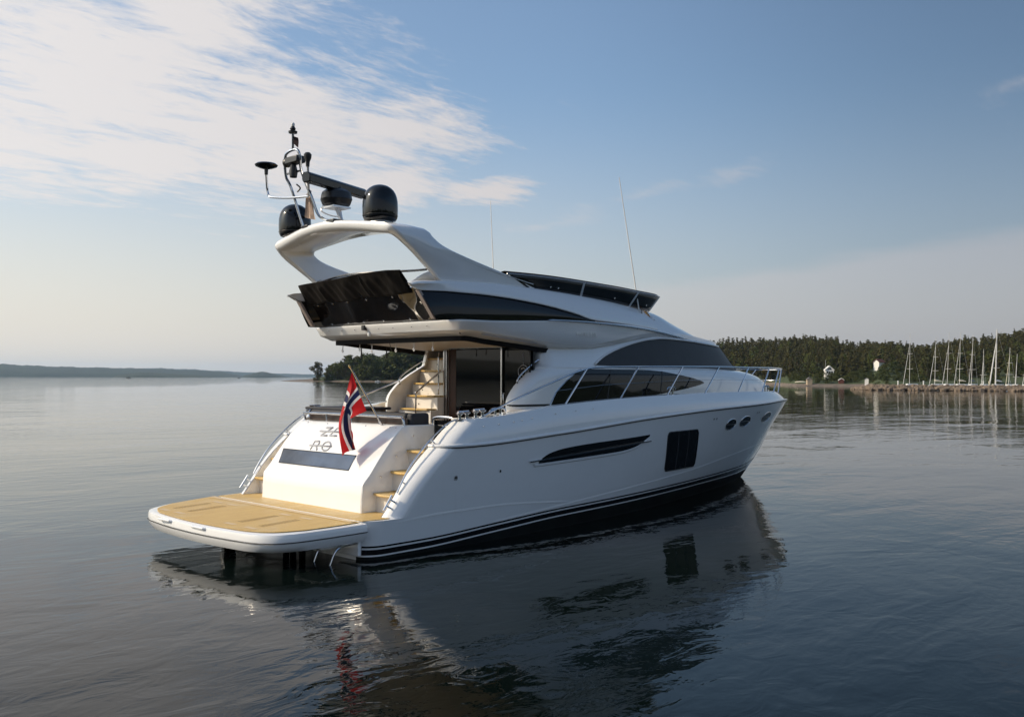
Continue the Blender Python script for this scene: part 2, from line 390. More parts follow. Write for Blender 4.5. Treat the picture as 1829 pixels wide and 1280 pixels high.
# engine room air intake: dark opening, bright blade
vt = [(3.62, 1.2), (3.75, 1.28), (3.92, 1.34), (4.29, 1.4), (5.08, 1.45), (6.12, 1.49), (6.95, 1.53)]
vb = [(3.62, 1.165), (4.16, 1.18), (5.11, 1.21), (6.0, 1.245), (6.5, 1.31), (6.95, 1.50)]
vent = MB().grid(side_patch([(x, ip(vb, x), ip(vt, x)) for x in lin(3.62, 6.93, 40)], .005)).out('air_intake', HGLASS, hull)
zb_ = lambda x: 1.21 + (1.40 - 1.21) * (x - 3.37) / 3.63
MB().grid([[side(x, zb_(x) + dz, o) for x in lin(3.37, 6.99, 30)] for dz, o in ((-.012, .006), (-.01, .03), (.01, .034), (.016, .006))]).out('intake_blade', CHR, vent)
MB().grid([[side(x, ip(vb, x) + dz, o) for x in lin(3.5, 6.9, 34)] for dz, o in ((-.055, .0), (-.04, .016), (-.01, .018), (.0, .004))]).out('intake_lip', GEL, vent)
# big cabin window in the topsides
wr = []
for i in range(31):
    t = i / 30; r_ = min(t, 1 - t) * 1.25; c = 0 if r_ > .07 else .07 - math.sqrt(max(0, .07 ** 2 - (.07 - r_) ** 2)); row = []
    for k in range(11):
        q = c / .83 + (1 - 2 * c / .83) * k / 10; row.append(side((7.82 + 1.38 * t) * (1 - q) + (7.59 + 1.24 * t) * q, (.712 + .01 * t) * (1 - q) + (1.545 + .015 * t) * q, .005))
    wr.append(row)
hw = MB().grid(wr).out('cabin_window', HGLASS, hull)
for j in (10, 20): MB().grid([[tuple(Vector(p) + Vector((d, -.004, 0))) for p in wr[j]] for d in (-.022, .022)]).out('blind_edge', SOFA, hw)
MB().tube([Vector(p) + Vector((0, .002, 0)) for p in wr[0] + [r[-1] for r in wr[1:]] + list(reversed(wr[-1]))[1:] + [r[0] for r in reversed(wr[1:-1])]], .012, 6, cyc=True).out('gasket', RUB, hw)
def disc_on_side(name, x, z, rx, rz, m, o, parent, ring=None):
    g = MB()
    rows = [[side(x + rx * q * math.cos(a), z + rz * q * math.sin(a), o) for a in [2 * math.pi * k / 28 for k in range(28)]] for q in (.02, .5, 1)]
    g.grid(rows, cyc=True); ob = g.out(name, m, parent)
    if ring:
        MB().tube([side(x + rx * math.cos(a), z + rz * math.sin(a), o + .002) for a in [2 * math.pi * k / 36 for k in range(36)]], ring, 6, cyc=True).out('frame', CHR, ob)
        MB().tube([side(x - rx * .9, z, o + .004), side(x + rx * .9, z, o + .004)], .006).out('bar', BLK2, ob)
    return ob
for x, z in ((10.38, 1.605), (11.21, 1.645), (12.83, 1.69)): disc_on_side('porthole', x, z, .265 if x < 11 else (.31 if x < 12 else .37), .125, HGLASS, .006, hull, .008)
for x, z in ((1.69, 1.06),): 
    e = disc_on_side('drain_outlet', x, z, .042, .042, CHR, .006, hull); MB().grid([[side(x + .022 * q * math.cos(a), z + .022 * q * math.sin(a), .009) for a in [2 * math.pi * k / 16 for k in range(16)]] for q in (.05, 1)], cyc=True).out('hole', RUB, e)
disc_on_side('drain_outlet', 2.68, 1.1, .02, .024, RUB, .006, hull)
for x, z in ((9.41, 1.76), (9.54, 1.765), (11.83, 1.83), (11.97, 1.835)): disc_on_side('drain_outlet', x, z, .022, .022, RUB, .005, hull)
# cap studs along the bulwark
for x in (2.3, 2.65, 3.0, 3.2, 3.45, 4.05, 4.6, 5.1):
    MB().lathe([(0, .006), (.011, .006), (.013, 0)], (x, -(hb(x, zr(x)) - .05), ip(ZT, x) - .13), 8, Vector((0, -1, .1))).out('stud', CHR, hull)


# ---------------------------------------------------------------- decks
def dk(x): return max(.02, hb(min(x, 16.7), zr(x)) - .2)
MB().grid([[(x, -dk(x) * (1 - 2 * t), ip(ZT, x) - .075) for t in lin(0, 1, 9)] for x in lin(4.3, 16.2, 40)]).out('side_deck', TEAK, yacht)
pair(MB().grid([[(x, -(dk(x) + (1.72 - dk(x)) * t), ip(ZT, x) - .075) for t in (0, .5, 1)] for x in lin(3.3, 4.3, 6)]), 'deck_end', TEAK, yacht)
MB().box((2.2, -1.98, 1.27), (4.3, 1.98, 1.3)).out('cockpit_sole', TEAK, yacht)
# ---------------------------------------------------------------- stern: transom, stairs, platform
TP = [(.53, .5), (.955, .525), (.975, .535), (1.12, .665), (1.32, .82), (1.57, 1.03), (1.74, 1.2), (1.85, 1.33)]
def tx(z): return ip(TP, z)
prof = [(tx(z), z) for z in (.524, .75, .952)] + [(tx(z), z) for z in lin(.98, 1.85, 45)] + [(1.37, 1.866), (1.5, 1.87), (2.25, 1.87), (2.25, .524)]
tr = MB(); ys = [(1.445, .035), (1.437, .01), (1.415, 0), (0, 0), (-1.415, 0), (-1.437, .01), (-1.445, .035)]
tr.grid([[(x + (d if i < len(prof) - 2 else 0), y, z - (d * .55 if 46 < i < len(prof) - 1 else 0)) for i, (x, z) in enumerate(prof)] for y, d in ys])
for y in (1.445, -1.445): 
    rowp = [(x + (.035 if i < len(prof) - 2 else 0), y, z - (.01925 if 46 < i < len(prof) - 1 else 0)) for i, (x, z) in enumerate(prof)]
    tr.raw(rowp, [tuple(range(len(rowp)))])
transom = tr.out('transom', GEL, yacht, weld=.001, smooth=24)
def on_tr(y, z, o=.004): 
    dz = (tx(z + .01) - tx(z - .01)) / .02; n = Vector((-1, 0, dz)).normalized(); return Vector((tx(z), y, z)) + n * o
def tr_patch(zs, y0f, y1f, o, m, name, n=12, **kw): return MB().grid([[on_tr(y0f(z) + (y1f(z) - y0f(z)) * t, z, o) for t in lin(0, 1, n)] for z in zs]).out(name, m, transom, **kw)
wy0 = lambda z: 1.17 + (z - 1.14) * .55; wy1 = lambda z: -.86 + (z - 1.16) * .12
tw = tr_patch(lin(1.145, 1.37, 9), wy0, wy1, .006, MIRR, 'transom_window')
MB().tube([on_tr(wy0(1.145), 1.145, .006), on_tr(wy0(1.37), 1.37, .006), on_tr(wy1(1.37), 1.37, .006), on_tr(wy1(1.145), 1.145, .006)], .008, 6, cyc=True).out('frame', BLK2, tw)
def strokes(name, lines, wd):
    g = MB()
    for L in lines:
        for (a, b) in zip(L[:-1], L[1:]):
            d = Vector((b[0] - a[0], b[1] - a[1])).normalized(); n = Vector((-d.y, d.x)) * wd / 2; e = d * wd * .3
            q = [(a[0] - e.x + n.x, a[1] - e.y + n.y), (b[0] + e.x + n.x, b[1] + e.y + n.y), (b[0] + e.x - n.x, b[1] + e.y - n.y), (a[0] - e.x - n.x, a[1] - e.y - n.y)]
            g.raw([on_tr(*p, .008) for p in q] , [(0, 1, 2, 3)])
    return g.out(name, GREY, transom, solid=.003, off=0)
strokes('name_lettering', [[(.60, 1.70), (-.02, 1.705)], [(.50, 1.76), (.33, 1.765), (.49, 1.635), (.31, 1.635)], [(.05, 1.77), (.19, 1.765), (.235, 1.64), (.04, 1.642)]], .024)
ov = [(.115 + .115 * math.cos(a) + .03 * math.sin(a), 1.47 + .07 * math.sin(a)) for a in [2 * math.pi * k / 20 for k in range(21)]]
strokes('name_lettering', [[(.60, 1.463), (-.03, 1.474)], [(.50, 1.40), (.53, 1.535), (.40, 1.537), (.36, 1.50), (.40, 1.462)], [(.40, 1.46), (.31, 1.40)], ov], .022)
# lift hinge line and little fittings
for y, z in ((1.2, 1.83), (.6, 1.83), (-.5, 1.83), (-1.15, 1.83), (-1.3, 1.83)): MB().lathe([(0, .008), (.012, .006), (.015, 0)], on_tr(y, z, 0), 8, Vector((-.7, 0, .7))).out('stud', CHR, transom)
for sgn in (-1, 1):
    stairs = MB()
    for (xf, z) in ((.78, .83), (1.12, 1.155), (1.46, 1.475)): stairs.box((xf, min(sgn * 1.44, sgn * 1.985), z - .32 + (.012 if z < 1 else 0)), (2.3, max(sgn * 1.44, sgn * 1.985), z - .04))
    stairs.box((1.9, min(sgn * 1.44, sgn * 1.985), 1.43), (2.3, max(sgn * 1.44, sgn * 1.985), 1.44))
    so = stairs.out('stern_steps', CREAM, yacht, bevel=.006)
    for (xf, z) in ((.70, .83), (1.04, 1.155), (1.38, 1.475)):
        a = sgn * 1.45; b = sgn * 1.98
        MB().prism([(xf + .03, a, z - .038), (xf - .05, (a + b) / 2, z - .038), (xf - .02, b, z - .038), (xf + .52, b, z - .038), (xf + .52, a, z - .038)], (0, 0, .04)).out('tread', TEAK, so, bevel=.012)
    for x, z in ((.88, 1.07), (1.2, 1.38), (1.55, 1.70)): MB().lathe([(0, .012), (.016, .01), (.02, 0)], (x, sgn * 1.44, z), 10, Vector((0, sgn, 0))).out('courtesy_light', CHR, so)
# locker hatch in the port stair side
MB().box((1.15, 1.976, 1.0), (1.45, 1.983, 1.36)).out('locker_hatch', CREAM, yacht, bevel=.004)
# bathing platform
def plat(x, ins=0.):  # half width
    return ip([(-1.5, 1.56), (-1.42, 1.78), (-1.3, 1.92), (-1.1, 2.04), (-.6, 2.16), (0, 2.25)], x) - ins
def plat_ring(z0, ins=0., aft=0.):
    pts = []
    xs = [0 - ins * .3, -.3, -.6, -.9, -1.1, -1.25, -1.36, -1.45, -1.50]
    P = [(x + (ins if x < -1 else 0) * .9, -plat(x, ins)) for x in xs]
    back = [(-1.51 - .12 * (1 - (y / 1.55) ** 2) + ins * .9, y) for y in lin(-1.42 + ins, 1.42 - ins, 15)]
    Q = P + back + [(x, -y) for x, y in reversed(P)]
    return [(x, y, z0 - .055 * (-x / 1.4)) for x, y in Q]
pr = [plat_ring(.515, .10), plat_ring(.518, .05), plat_ring(.505, .012), plat_ring(.46, 0.), plat_ring(.40, .0), plat_ring(.395, .012), plat_ring(.38, .012), plat_ring(.375, .0), plat_ring(.33, .01), plat_ring(.25, .06), plat_ring(.22, .16)]
PB = MB(); PB.grid([list(r) for r in pr]); n_ = len(pr[0])
for r in (pr[0], pr[-1]): PB.raw(r, [tuple(range(n_))])
PB.raw([r[0] for r in pr] + [r[-1] for r in reversed(pr)], [tuple(range(2 * len(pr)))])
platform = PB.out('bathing_platform', GEL, yacht, smooth=40)
MB().tube([(x, y, z) for x, y, z in plat_ring(.3875, -.004)], .007, 6).out('platform_strip', RUB, platform)
tk = plat_ring(.522, .115); MB().prism(tk, (0, 0, .008)).out('teak_deck', TEAK, platform)
MB().prism([(.03, -2.1, .524), (.03, 2.1, .524), (.45, 2.16, .524), (.95, 1.97, .524), (.95, -1.97, .524), (.45, -2.16, .524)], (0, 0, .007)).out('stern_teak', TEAK, yacht)
MB().prism([(-.05, -2.06, .531), (-.16, -2.06, .529), (-.16, 2.06, .529), (-.05, 2.06, .531)], (0, 0, .003)).out('pale_margin', CAULK, platform)
pz = lambda x: .5315 - .055 * (-x / 1.4)
for y in (1.45, .95, -.62, -1.2):
    g = MB()
    for k in range(13): x = -.5 - k * .05; g.raw([(x, y - .075, pz(x)), (x, y + .075, pz(x)), (x - .017, y + .075, pz(x)), (x - .017, y - .075, pz(x))], [(0, 1, 2, 3)])
    for x in (-.34, -1.28): MB().raw([(x + .06, y - .14, pz(x)), (x + .06, y + .14, pz(x)), (x - .05, y + .14, pz(x)), (x - .05, y - .14, pz(x))], [(0, 1, 2, 3)]).out('pale_margin', CAULK, platform)
    g.out('chock_slots', SLOT, platform)
for y in (.75, -.3): MB().tube([(-1.58, y - .22, .41), (-1.635, y - .17, .425), (-1.635, y + .17, .425), (-1.58, y + .22, .41)], .022, 8).out('grab_recess', GEL, platform)
for y in (1.3, 1.12, -.5, -.7, -.95): MB().box((-.30, y - .028, -.35), (-.2, y + .028, .24)).out('lift_arm', ANTI, platform, bevel=.02)
MB().box((-.06, -2.1, .02), (.0, -1.55, .3)).box((-.62, -1.98, .17), (-.0, -1.3, .205)).out('lift_bracket', GEL, platform, bevel=.008)
lad = MB()
for y in (-2.02, -1.62): lad.tube([(-.05, y, .2), (-.3, y, .18), (-.42, y, .1), (-.52, y, -.12)], .016, 8, 5)
lad.tube([(-.32, -2.02, .175), (-.32, -1.62, .175)], .014); lad.out('swim_ladder', CHR, yacht)
# stern quarter rails, cleats, fairleads
for sgn in (-1, 1):
    q = [(.78, .83), (.88, 1.0), (1.1, 1.29), (1.46, 1.62), (1.78, 1.84), (1.98, 1.91), (2.12, 1.925)]
    g = MB().tube([(x - .07, sgn * 2.06, z + .05) for x, z in q], .014, 8, 5)
    for i in (1, 3, 5): x, z = q[i]; g.tube([(x - .07, sgn * 2.06, z + .05), (x + .02, sgn * 2.07, z - .02)], .012)
    g.out('quarter_rail', CHR, yacht)
    c = MB().tube([(.44, sgn * 2.07, .64), (.6, sgn * 2.07, .86)], .017, 8)
    for x, z in ((.49, .71), (.56, .8)): c.tube([(x, sgn * 2.07, z), (x + .085, sgn * 2.09, z - .05)], .016)
    c.out('cleat', CHR, yacht)
for sgn in (-1, 1):
    for x, y, z in ((2.04, 2.1, 1.968), (2.4, 2.1, 1.995)):
        if sgn > 0 and x > 2.2: continue
        g = MB().lathe([(.055, 0), (.055, .018), (.03, .028), (.03, .085), (.062, .095), (.064, .12), (.05, .128), (0, .128)], (x - .06, sgn * y, z - .01), 14)
        g.lathe([(.055, 0), (.055, .018), (.03, .028), (.03, .085), (.062, .095), (.064, .12), (.05, .128), (0, .128)], (x + .1, sgn * y, z), 14)
        g.tube([(x - .1, sgn * y, z + .125), (x + .14, sgn * y, z + .133)], .02, 8); g.out('mooring_bollard', CHR, yacht)
g = MB().tube([(2.66, -2.1, 2.05), (2.72, -2.1, 2.12), (2.86, -2.1, 2.135), (3.0, -2.1, 2.13), (3.06, -2.1, 2.08)], .02, 8, 4)
for x in (2.8, 2.93): g.tube([(x, -2.1, 2.0), (x, -2.1, 2.13)], .022)
g.out('cleat', CHR, yacht)
g = MB().lathe([(.05, 0), (.04, .05), (.07, .09), (.075, .14), (.03, .16), (0, .16)], (1.8, 1.88, 1.9), 16).tube([(1.72, 1.8, 1.98), (1.82, 1.8, 2.06), (1.98, 1.84, 2.05), (2.06, 1.88, 1.96)], .022, 8, 5); g.out('capstan', CHR, yacht)
# rail and sofa behind the transom, stern gate
g = MB().tube([(1.40, 1.42, 1.87), (1.385, 1.42, 1.98), (1.385, 1.36, 2.0), (1.385, .3, 2.005), (1.385, -1.2, 2.0), (1.385, -1.36, 1.985), (1.40, -1.4, 1.87)], .02, 8, 6)
for y in (.75, 0.02, -.75): g.tube([(1.385, y, 2.0), (1.40, y, 1.86)], .016)
g.out('transom_rail', CHR, yacht)
MB().box((1.47, -1.34, 1.872), (1.53, 1.4, 1.985)).out('rail_screen', RSCR, yacht, bevel=.01)
so = MB().box((1.55, -1.25, 1.3), (1.78, 1.5, 2.06)).box((1.552, -1.40, 1.3), (1.96, -1.26, 2.06)).box((1.785, 1.27, 1.3), (2.9, 1.5, 2.055)).out('sofa', SOFA, yacht, bevel=.05, seg=3)
MB().box((1.8, -1.2, 1.3), (2.4, 1.24, 1.72)).out('seat_cushion', MAUV, so, bevel=.05, seg=3)
MB().box((3.02, .05, 1.3), (3.14, 1.45, 1.95)).out('cockpit_bench', MAUV, yacht, bevel=.03)
g = MB().tube([(2.02, -1.42, 1.45), (2.02, -1.42, 1.9), (2.02, -1.5, 1.985), (2.02, -1.86, 1.985), (2.02, -1.95, 1.9), (2.02, -1.95, 1.75)], .024, 8, 7)
gate = g.out('stern_gate', CHR, yacht); MB().box((2.012, -1.93, 1.5), (2.028, -1.45, 1.94)).out('glass_panel', GLASS, gate)
MB().tube([(2.0, -1.56, 1.86), (2.0, -1.86, 1.84)], .006).out('latch_rod', CHR, gate)
# cushions on the transom top, port side
MB().box((1.6, .4, 2.05), (2.6, 1.75, 2.1)).out('sunpad', SOFA, yacht, bevel=.04, seg=3)
# ---------------------------------------------------------------- deckhouse
XA = [(1.95, 3.50), (2.21, 3.52), (2.46, 3.70), (2.68, 4.02), (2.84, 4.31), (2.885, 4.39), (2.90, 4.41), (2.94, 4.42), (3.7, 4.43)]
XNL = [(1.9, 15.45), (2.2, 15.2), (2.5, 14.9), (2.7, 14.4), (2.80, 13.85), (2.84, 13.4)]
XNU = [(2.78, 13.35), (2.9, 13.2), (3.45, 12.5), (3.7, 12.15)]
def W0(z): return 1.915 - .07 * (z - 2.1) - .22 * max(0, z - 2.7)
def nosey(x, z, xn, xs=6.): 
    w_ = W0(z) + (.03 * (x - 4) / 2 if x < 6 else .03) - .03
    if x <= xs: return w_
    t = min(1., (x - xs) / (xn - xs)); return w_ * max(0., 1 - t ** 3) ** .4545
def dh_y(x, z): return nosey(x, z, ip(XNL, z))
def cab_y(x, z): return nosey(x, z, ip(XNU, z))
def ring(z, xn, yf, off=0., n=56, xa=None):
    a = ip(XA, z) if xa is None else xa; row = []; yi = yf(a, z) - .19; xc = a + .30
    if xa is None:
        for k in range(7):
            q = math.pi / 2 * k / 6; row.append((xc - .30 * math.cos(q), -(yi + .19 * math.sin(q)), z))
    else: row.append((a, -yf(a, z), z))
    for i in range(1, n + 1):
        t = i / n; x = xc + (xn - xc) * (1 - (1 - t) ** 1.6); row.append((x, -yf(x, z) if i < n else 0., z))
    return row
lowz = [1.95, 2.05, 2.13, 2.2, 2.28, 2.35, 2.42, 2.5, 2.56, 2.62, 2.7, 2.76, 2.80, 2.825]
DH = MB(); rows = [ring(z, ip(XNL, z), dh_y) for z in lowz]
sh = lambda x: max(0., min(1., (x - 7.5) / 2))
b0 = rows[-1]; rows.append([(x, y * (1 - .04 * sh(x)), 2.84) for x, y, z in b0]); rows.append([(x, y * (1 - .4 * sh(x)), 2.85) for x, y, z in b0])
DH.grid(rows)
rows = [ring(z, ip(XNU, z), cab_y) for z in (2.825, 2.86, 2.885, 2.90, 2.92, 2.94, 3.0, 3.1, 3.2, 3.3, 3.4, 3.5, 3.6, 3.68)]
rows = [[(x, y, min(z, 3.435 + max(0., 12.5 - x) * .035)) for x, y, z in r] for r in rows]
DH.grid(rows); DH.grid([rows[-1], [(x, 0, z) for x, y, z in rows[-1]]])
# inside of the two wings
iw = []
for z in lowz[:-1] + [2.86, 2.885, 2.90, 2.92, 2.94, 3.0, 3.1, 3.3, 3.5]: a = ip(XA, z); iw.append([(a + (5.4 - a) * t, -(W0(z) - .22), z) for t in lin(0, 1, 5)])
DH.grid(iw)
iw2 = [[r[0], s_] for r, s_ in zip([ring(z, 12, cab_y if z > 2.83 else dh_y) for z in lowz[:-1] + [2.86, 2.885, 2.90, 2.92, 2.94, 3.0, 3.1, 3.3, 3.5]], [(r[0][0], r[0][1] + .035, r[0][2]) for r in iw])]
DH.grid(iw2)
DH.mirror(); house = DH.out('deckhouse', GEL, yacht, smooth=32, weld=.003)
def patch(name, xs, zt_, zb_, yf, off, m, parent, n=8, both=False):
    g = MB().grid([[(x, -(yf(x, zb_(x) + (zt_(x) - zb_(x)) * k / n) + off), zb_(x) + (zt_(x) - zb_(x)) * k / n) for k in range(n + 1)] for x in xs])
    if both: g.mirror()
    return g.out(name, m, parent, smooth=60)
# lower saloon window: slanted straight aft end, long taper to a rounded nose
LT = [(4.47, 2.14), (4.63, 2.37), (4.85, 2.53), (5.07, 2.66), (5.42, 2.815), (5.8, 2.825), (7.3, 2.825), (8.0, 2.80), (8.8, 2.72), (9.4, 2.64), (9.72, 2.58), (9.78, 2.55)]
LB = [(4.47, 2.11), (4.9, 2.135), (6.0, 2.19), (7.25, 2.26), (8.6, 2.385), (9.4, 2.48), (9.7, 2.53), (9.78, 2.55)]
lw = patch('saloon_window', lin(4.47, 9.78, 60), lambda x: ip(LT, x) + .0005, lambda x: ip(LB, x), dh_y, .006, GLASS, house)
for xa in (6.1, 7.9): MB().grid([[(xa + d + .3 * (z - 2.2), -(dh_y(xa, z) + .009), z) for z in lin(ip(LB, xa) + .02, 2.80, 5)] for d in (0, .025)]).out('mullion', RUB, lw)
MB().tube([(x - .02, -(dh_y(x, ip(LT, x)) + .006), ip(LT, x) + .005) for x in (4.45, 4.55, 4.63, 4.74, 4.85, 4.96, 5.07, 5.25, 5.42)], .011, 6).out('frame', CHR, lw)
MB().tube([(4.45, -1.93, 2.15), (4.46, -1.95, 2.10), (4.56, -1.98, 2.02)], .014, 6).out('trim', CHR, lw)
# upper window with the windscreen round the front, under a grey mesh cover
UT = [(5.85, 2.915), (6.05, 3.02), (6.4, 3.15), (6.8, 3.26), (7.3, 3.37), (7.9, 3.46), (8.5, 3.50), (9.2, 3.49), (10.9, 3.43), (11.7, 3.41)]
ubot = lambda x: ip([(5.85, 2.905), (7, 2.885), (8, 2.88), (9.5, 2.882), (11, 2.86), (12.4, 2.83)], x)
xs = lin(5.85, 11.5, 50); rows = [[(x, -(cab_y(x, z) + .008), z) for z in [ubot(x) + (ip(UT, x) - ubot(x)) * k / 8 for k in range(9)]] for x in xs]
for i in range(1, 25):       # the last part follows the raked nose
    t = i / 24; r = []
    for k in range(9):
        z = ubot(11.5 + t) + (ip(UT, 11.5) - .02 * t - ubot(11.5 + t)) * k / 8; xn = ip(XNU, z); x = 11.5 + (xn - 11.5) * (1 - (1 - t) ** 1.7); r.append((x + .008 * t, -(cab_y(x, z) + .008 * (1 - t)) if t < 1 else 0., z))
    rows.append(r)
uw = MB().grid(rows).mirror().out('windscreen', TINT, house, smooth=60, weld=.002)
MB().tube([(r[-1][0], r[-1][1] - .012, r[-1][2] + .012) for r in rows[:51]], .02, 6).out('upper_trim', GEL, uw)
MB().tube([(r[0][0], r[0][1] - .004, r[0][2] - .02) for r in rows[:60]], .012, 6).out('lower_trim', GEL, uw)
mid = rows[58]; MB().tube([(x + .002, y - .006, z) for x, y, z in mid], .01, 6).out('pillar', BLK2, uw)
# dark line round the foot of the wing, grab rail on its slope
sm_ = MB().grid([[(p[0], p[1] - .003 if i else p[1], z) for i, p in enumerate(ring(2.16, 15, dh_y)) if p[0] < 4.5] for z in (2.135, 2.175)]); pair(sm_, 'wing_seam', RUB, house)
for s_ in (-1, 1):
    g = MB().tube([(3.84, s_ * 1.66, 2.50), (3.82, s_ * 1.66, 2.62), (3.98, s_ * 1.66, 2.76), (4.34, s_ * 1.64, 2.96), (4.42, s_ * 1.64, 2.98)], .015, 8, 4); g.out('wing_rail', CHR, yacht)

# ---------------------------------------------------------------- aft bulkhead, saloon door, stairs to the flybridge
bk_ = MB().box((4.22, -1.68, 1.3), (4.26, .56, 3.3)).out('aft_bulkhead', BLK2, yacht)
door = MB().box((4.12, -.95, 1.32), (4.135, .28, 3.21)).out('sliding_door', GLASS, yacht)
MB().box((4.105, -.985, 1.32), (4.14, -.952, 3.225)).box((4.105, -.985, 3.213), (4.14, .5, 3.235)).out('frame', CHR, door)
MB().tube([(4.10, -1.05, 2.08), (4.08, -1.05, 2.12), (4.08, -1.05, 2.33), (4.10, -1.05, 2.37)], .014, 8).out('handle', CHR, door)
MB().lathe([(0, .02), (.022, .018), (.026, 0)], (4.13, -1.06, 1.93), 12, Vector((-1, 0, 0))).out('lock', CHR, door)
MB().box((4.13, .3, 1.32), (4.18, .5, 3.2)).out('door_post', WOODD, yacht)
MB().box((4.08, .52, 1.32), (4.12, .545, 3.2)).box((4.08, .585, 1.32), (4.12, .62, 3.2)).out('door_jamb', CHR, yacht)
sg = MB().box((4.15, -1.67, 1.32), (4.165, -1.0, 3.16)).out('side_glass', GLASS, yacht)
em = MB(); ec = (4.143, -1.5, 2.76)
for r_, a0, a1 in ((.125, 0, 6.284), (.07, .8, 5.4)): em.tube([(ec[0], ec[1] + r_ * math.cos(a), ec[2] + r_ * math.sin(a)) for a in lin(a0, a1, 30)], .007, 6)
em.tube([(ec[0], ec[1] , ec[2] + .13), (ec[0], ec[1], ec[2] + .36)], .005).out('etched_emblem', mat('etched_glass', (.34, .35, .36), .5), sg)
st = MB(); SX = [(3.72, 2.03), (3.9, 2.29), (4.08, 2.54), (4.28, 2.8), (4.47, 3.05)]; zp = 1.3
for x, z in SX: st.box((x + .05, .64, zp + .002), (5.45, 1.62, z - .032)); zp = z - .034
st.box((5.45, .6, 1.3), (5.5, 1.66, 3.9)); st.box((4.2, .6, 1.3), (5.45, .635, 3.6)); fs = st.out('flybridge_stairs', CREAM, yacht, bevel=.004)
for x, z in SX: MB().prism([(x, .70, z - .03), (x - .02, 1.1, z - .03), (x + .02, 1.55, z - .03), (x + .3, 1.55, z - .03), (x + .3, .66, z - .03)], (0, 0, .034)).out('tread', TEAK, fs, bevel=.008)
for x, z in ((3.9, 2.12), (4.0, 2.4), (4.4, 2.92)): MB().lathe([(0, .01), (.012, .008), (.014, 0)], (x + .045, 1.2, z), 8, Vector((-1, 0, 0))).out('courtesy_light', RUB, fs)
MB().tube([(3.72, 1.02, 1.3), (3.72, 1.02, 2.25), (3.74, .98, 2.38), (4.02, .68, 2.74), (4.1, .6, 2.82)], .02, 8, 6).out('stair_rail', CHR, yacht)
MB().tube([(4.06, .7, 3.14), (4.03, .7, 3.06), (4.03, .7, 2.42), (4.06, .74, 2.32)], .014, 8, 4).out('stair_grab_rail', CHR, yacht)

# ---------------------------------------------------------------- flybridge
FP = curve([(1.93, 0, 0), (1.935, .8, 0), (1.95, 1.5, 0), (1.985, 1.9, 0), (2.1, 2.06, 0), (2.4, 2.11, 0), (3.2, 2.075, 0), (4, 2.035, 0), (5.6, 1.93, 0), (7, 1.80, 0), (8.4, 1.64, 0), (9.6, 1.46, 0), (10.6, 1.24, 0), (11.6, .99, 0), (12.25, .58, 0), (12.45, .2, 0), (12.48, 0, 0)], 10)
FN = []
for i, p in enumerate(FP):
    d = FP[min(i + 1, len(FP) - 1)] - FP[max(i - 1, 0)]; n = Vector((d.y, -d.x, 0)).normalized(); FN.append(n if i not in (0, len(FP) - 1) else Vector((1 if i == 0 else -1, 0, 0)))
ZLOW = [(1.9, 3.35), (2.4, 3.355), (2.9, 3.315), (3.8, 3.255), (4.6, 3.20), (5.2, 3.185), (5.7, 3.20), (6.3, 3.29), (7.2, 3.43), (7.8, 3.51), (8.4, 3.56), (9.2, 3.56), (10, 3.53), (11, 3.475), (12.6, 3.42)]
ZM = [(1.9, 3.60), (2.6, 3.61), (4.2, 3.68), (5.7, 3.735), (7, 3.73), (8.2, 3.67), (9.5, 3.585), (11, 3.515), (12.5, 3.45)]
kin = lambda x: ip([(2, 1.), (5., 1.), (6.6, .3), (8, .18), (12, .18)], x)
def fly_row(ins, zf, sc=True):
    o = []
    for p, n in zip(FP, FN):
        k = kin(p.x) if sc else 1.; q = p + n * ins * k; o.append((q.x, max(q.y, 0.), zf(p.x)))
    return o
zlow = lambda x: ip(ZLOW, x); zm = lambda x: ip(ZM, x)
prf = [(.42, zlow), (.30, zlow), (.17, lambda x: zlow(x) + .055), (.085, lambda x: zlow(x) + .085), (.078, lambda x: zlow(x) + .092), (.04, lambda x: (zlow(x) + .09) * .5 + zm(x) * .5), (.004, lambda x: zm(x) - .035), (.0, lambda x: zm(x) - .012), (.012, zm), (.06, lambda x: zm(x) + .006), (.3, lambda x: zm(x) + .006)]
FB = MB(); FB.grid([fly_row(*q) for q in prf]); FB.mirror()
fly = FB.out('flybridge', GEL, yacht, smooth=50, weld=.002)
c_in = fly_row(.40, zlow)
MB().grid([[(x, y * t, z) for t in (1, .5, 0)] for x, y, z in c_in if x < 5.6]).mirror().out('cockpit_ceiling', CEIL, fly, smooth=0)
MB().grid([[(x, y * t, zm(x) + .004) for t in (1, .5, 0)] for x, y, z in fly_row(.28, zm) if x < 9]).mirror().out('upper_deck', TEAK, fly, smooth=0)
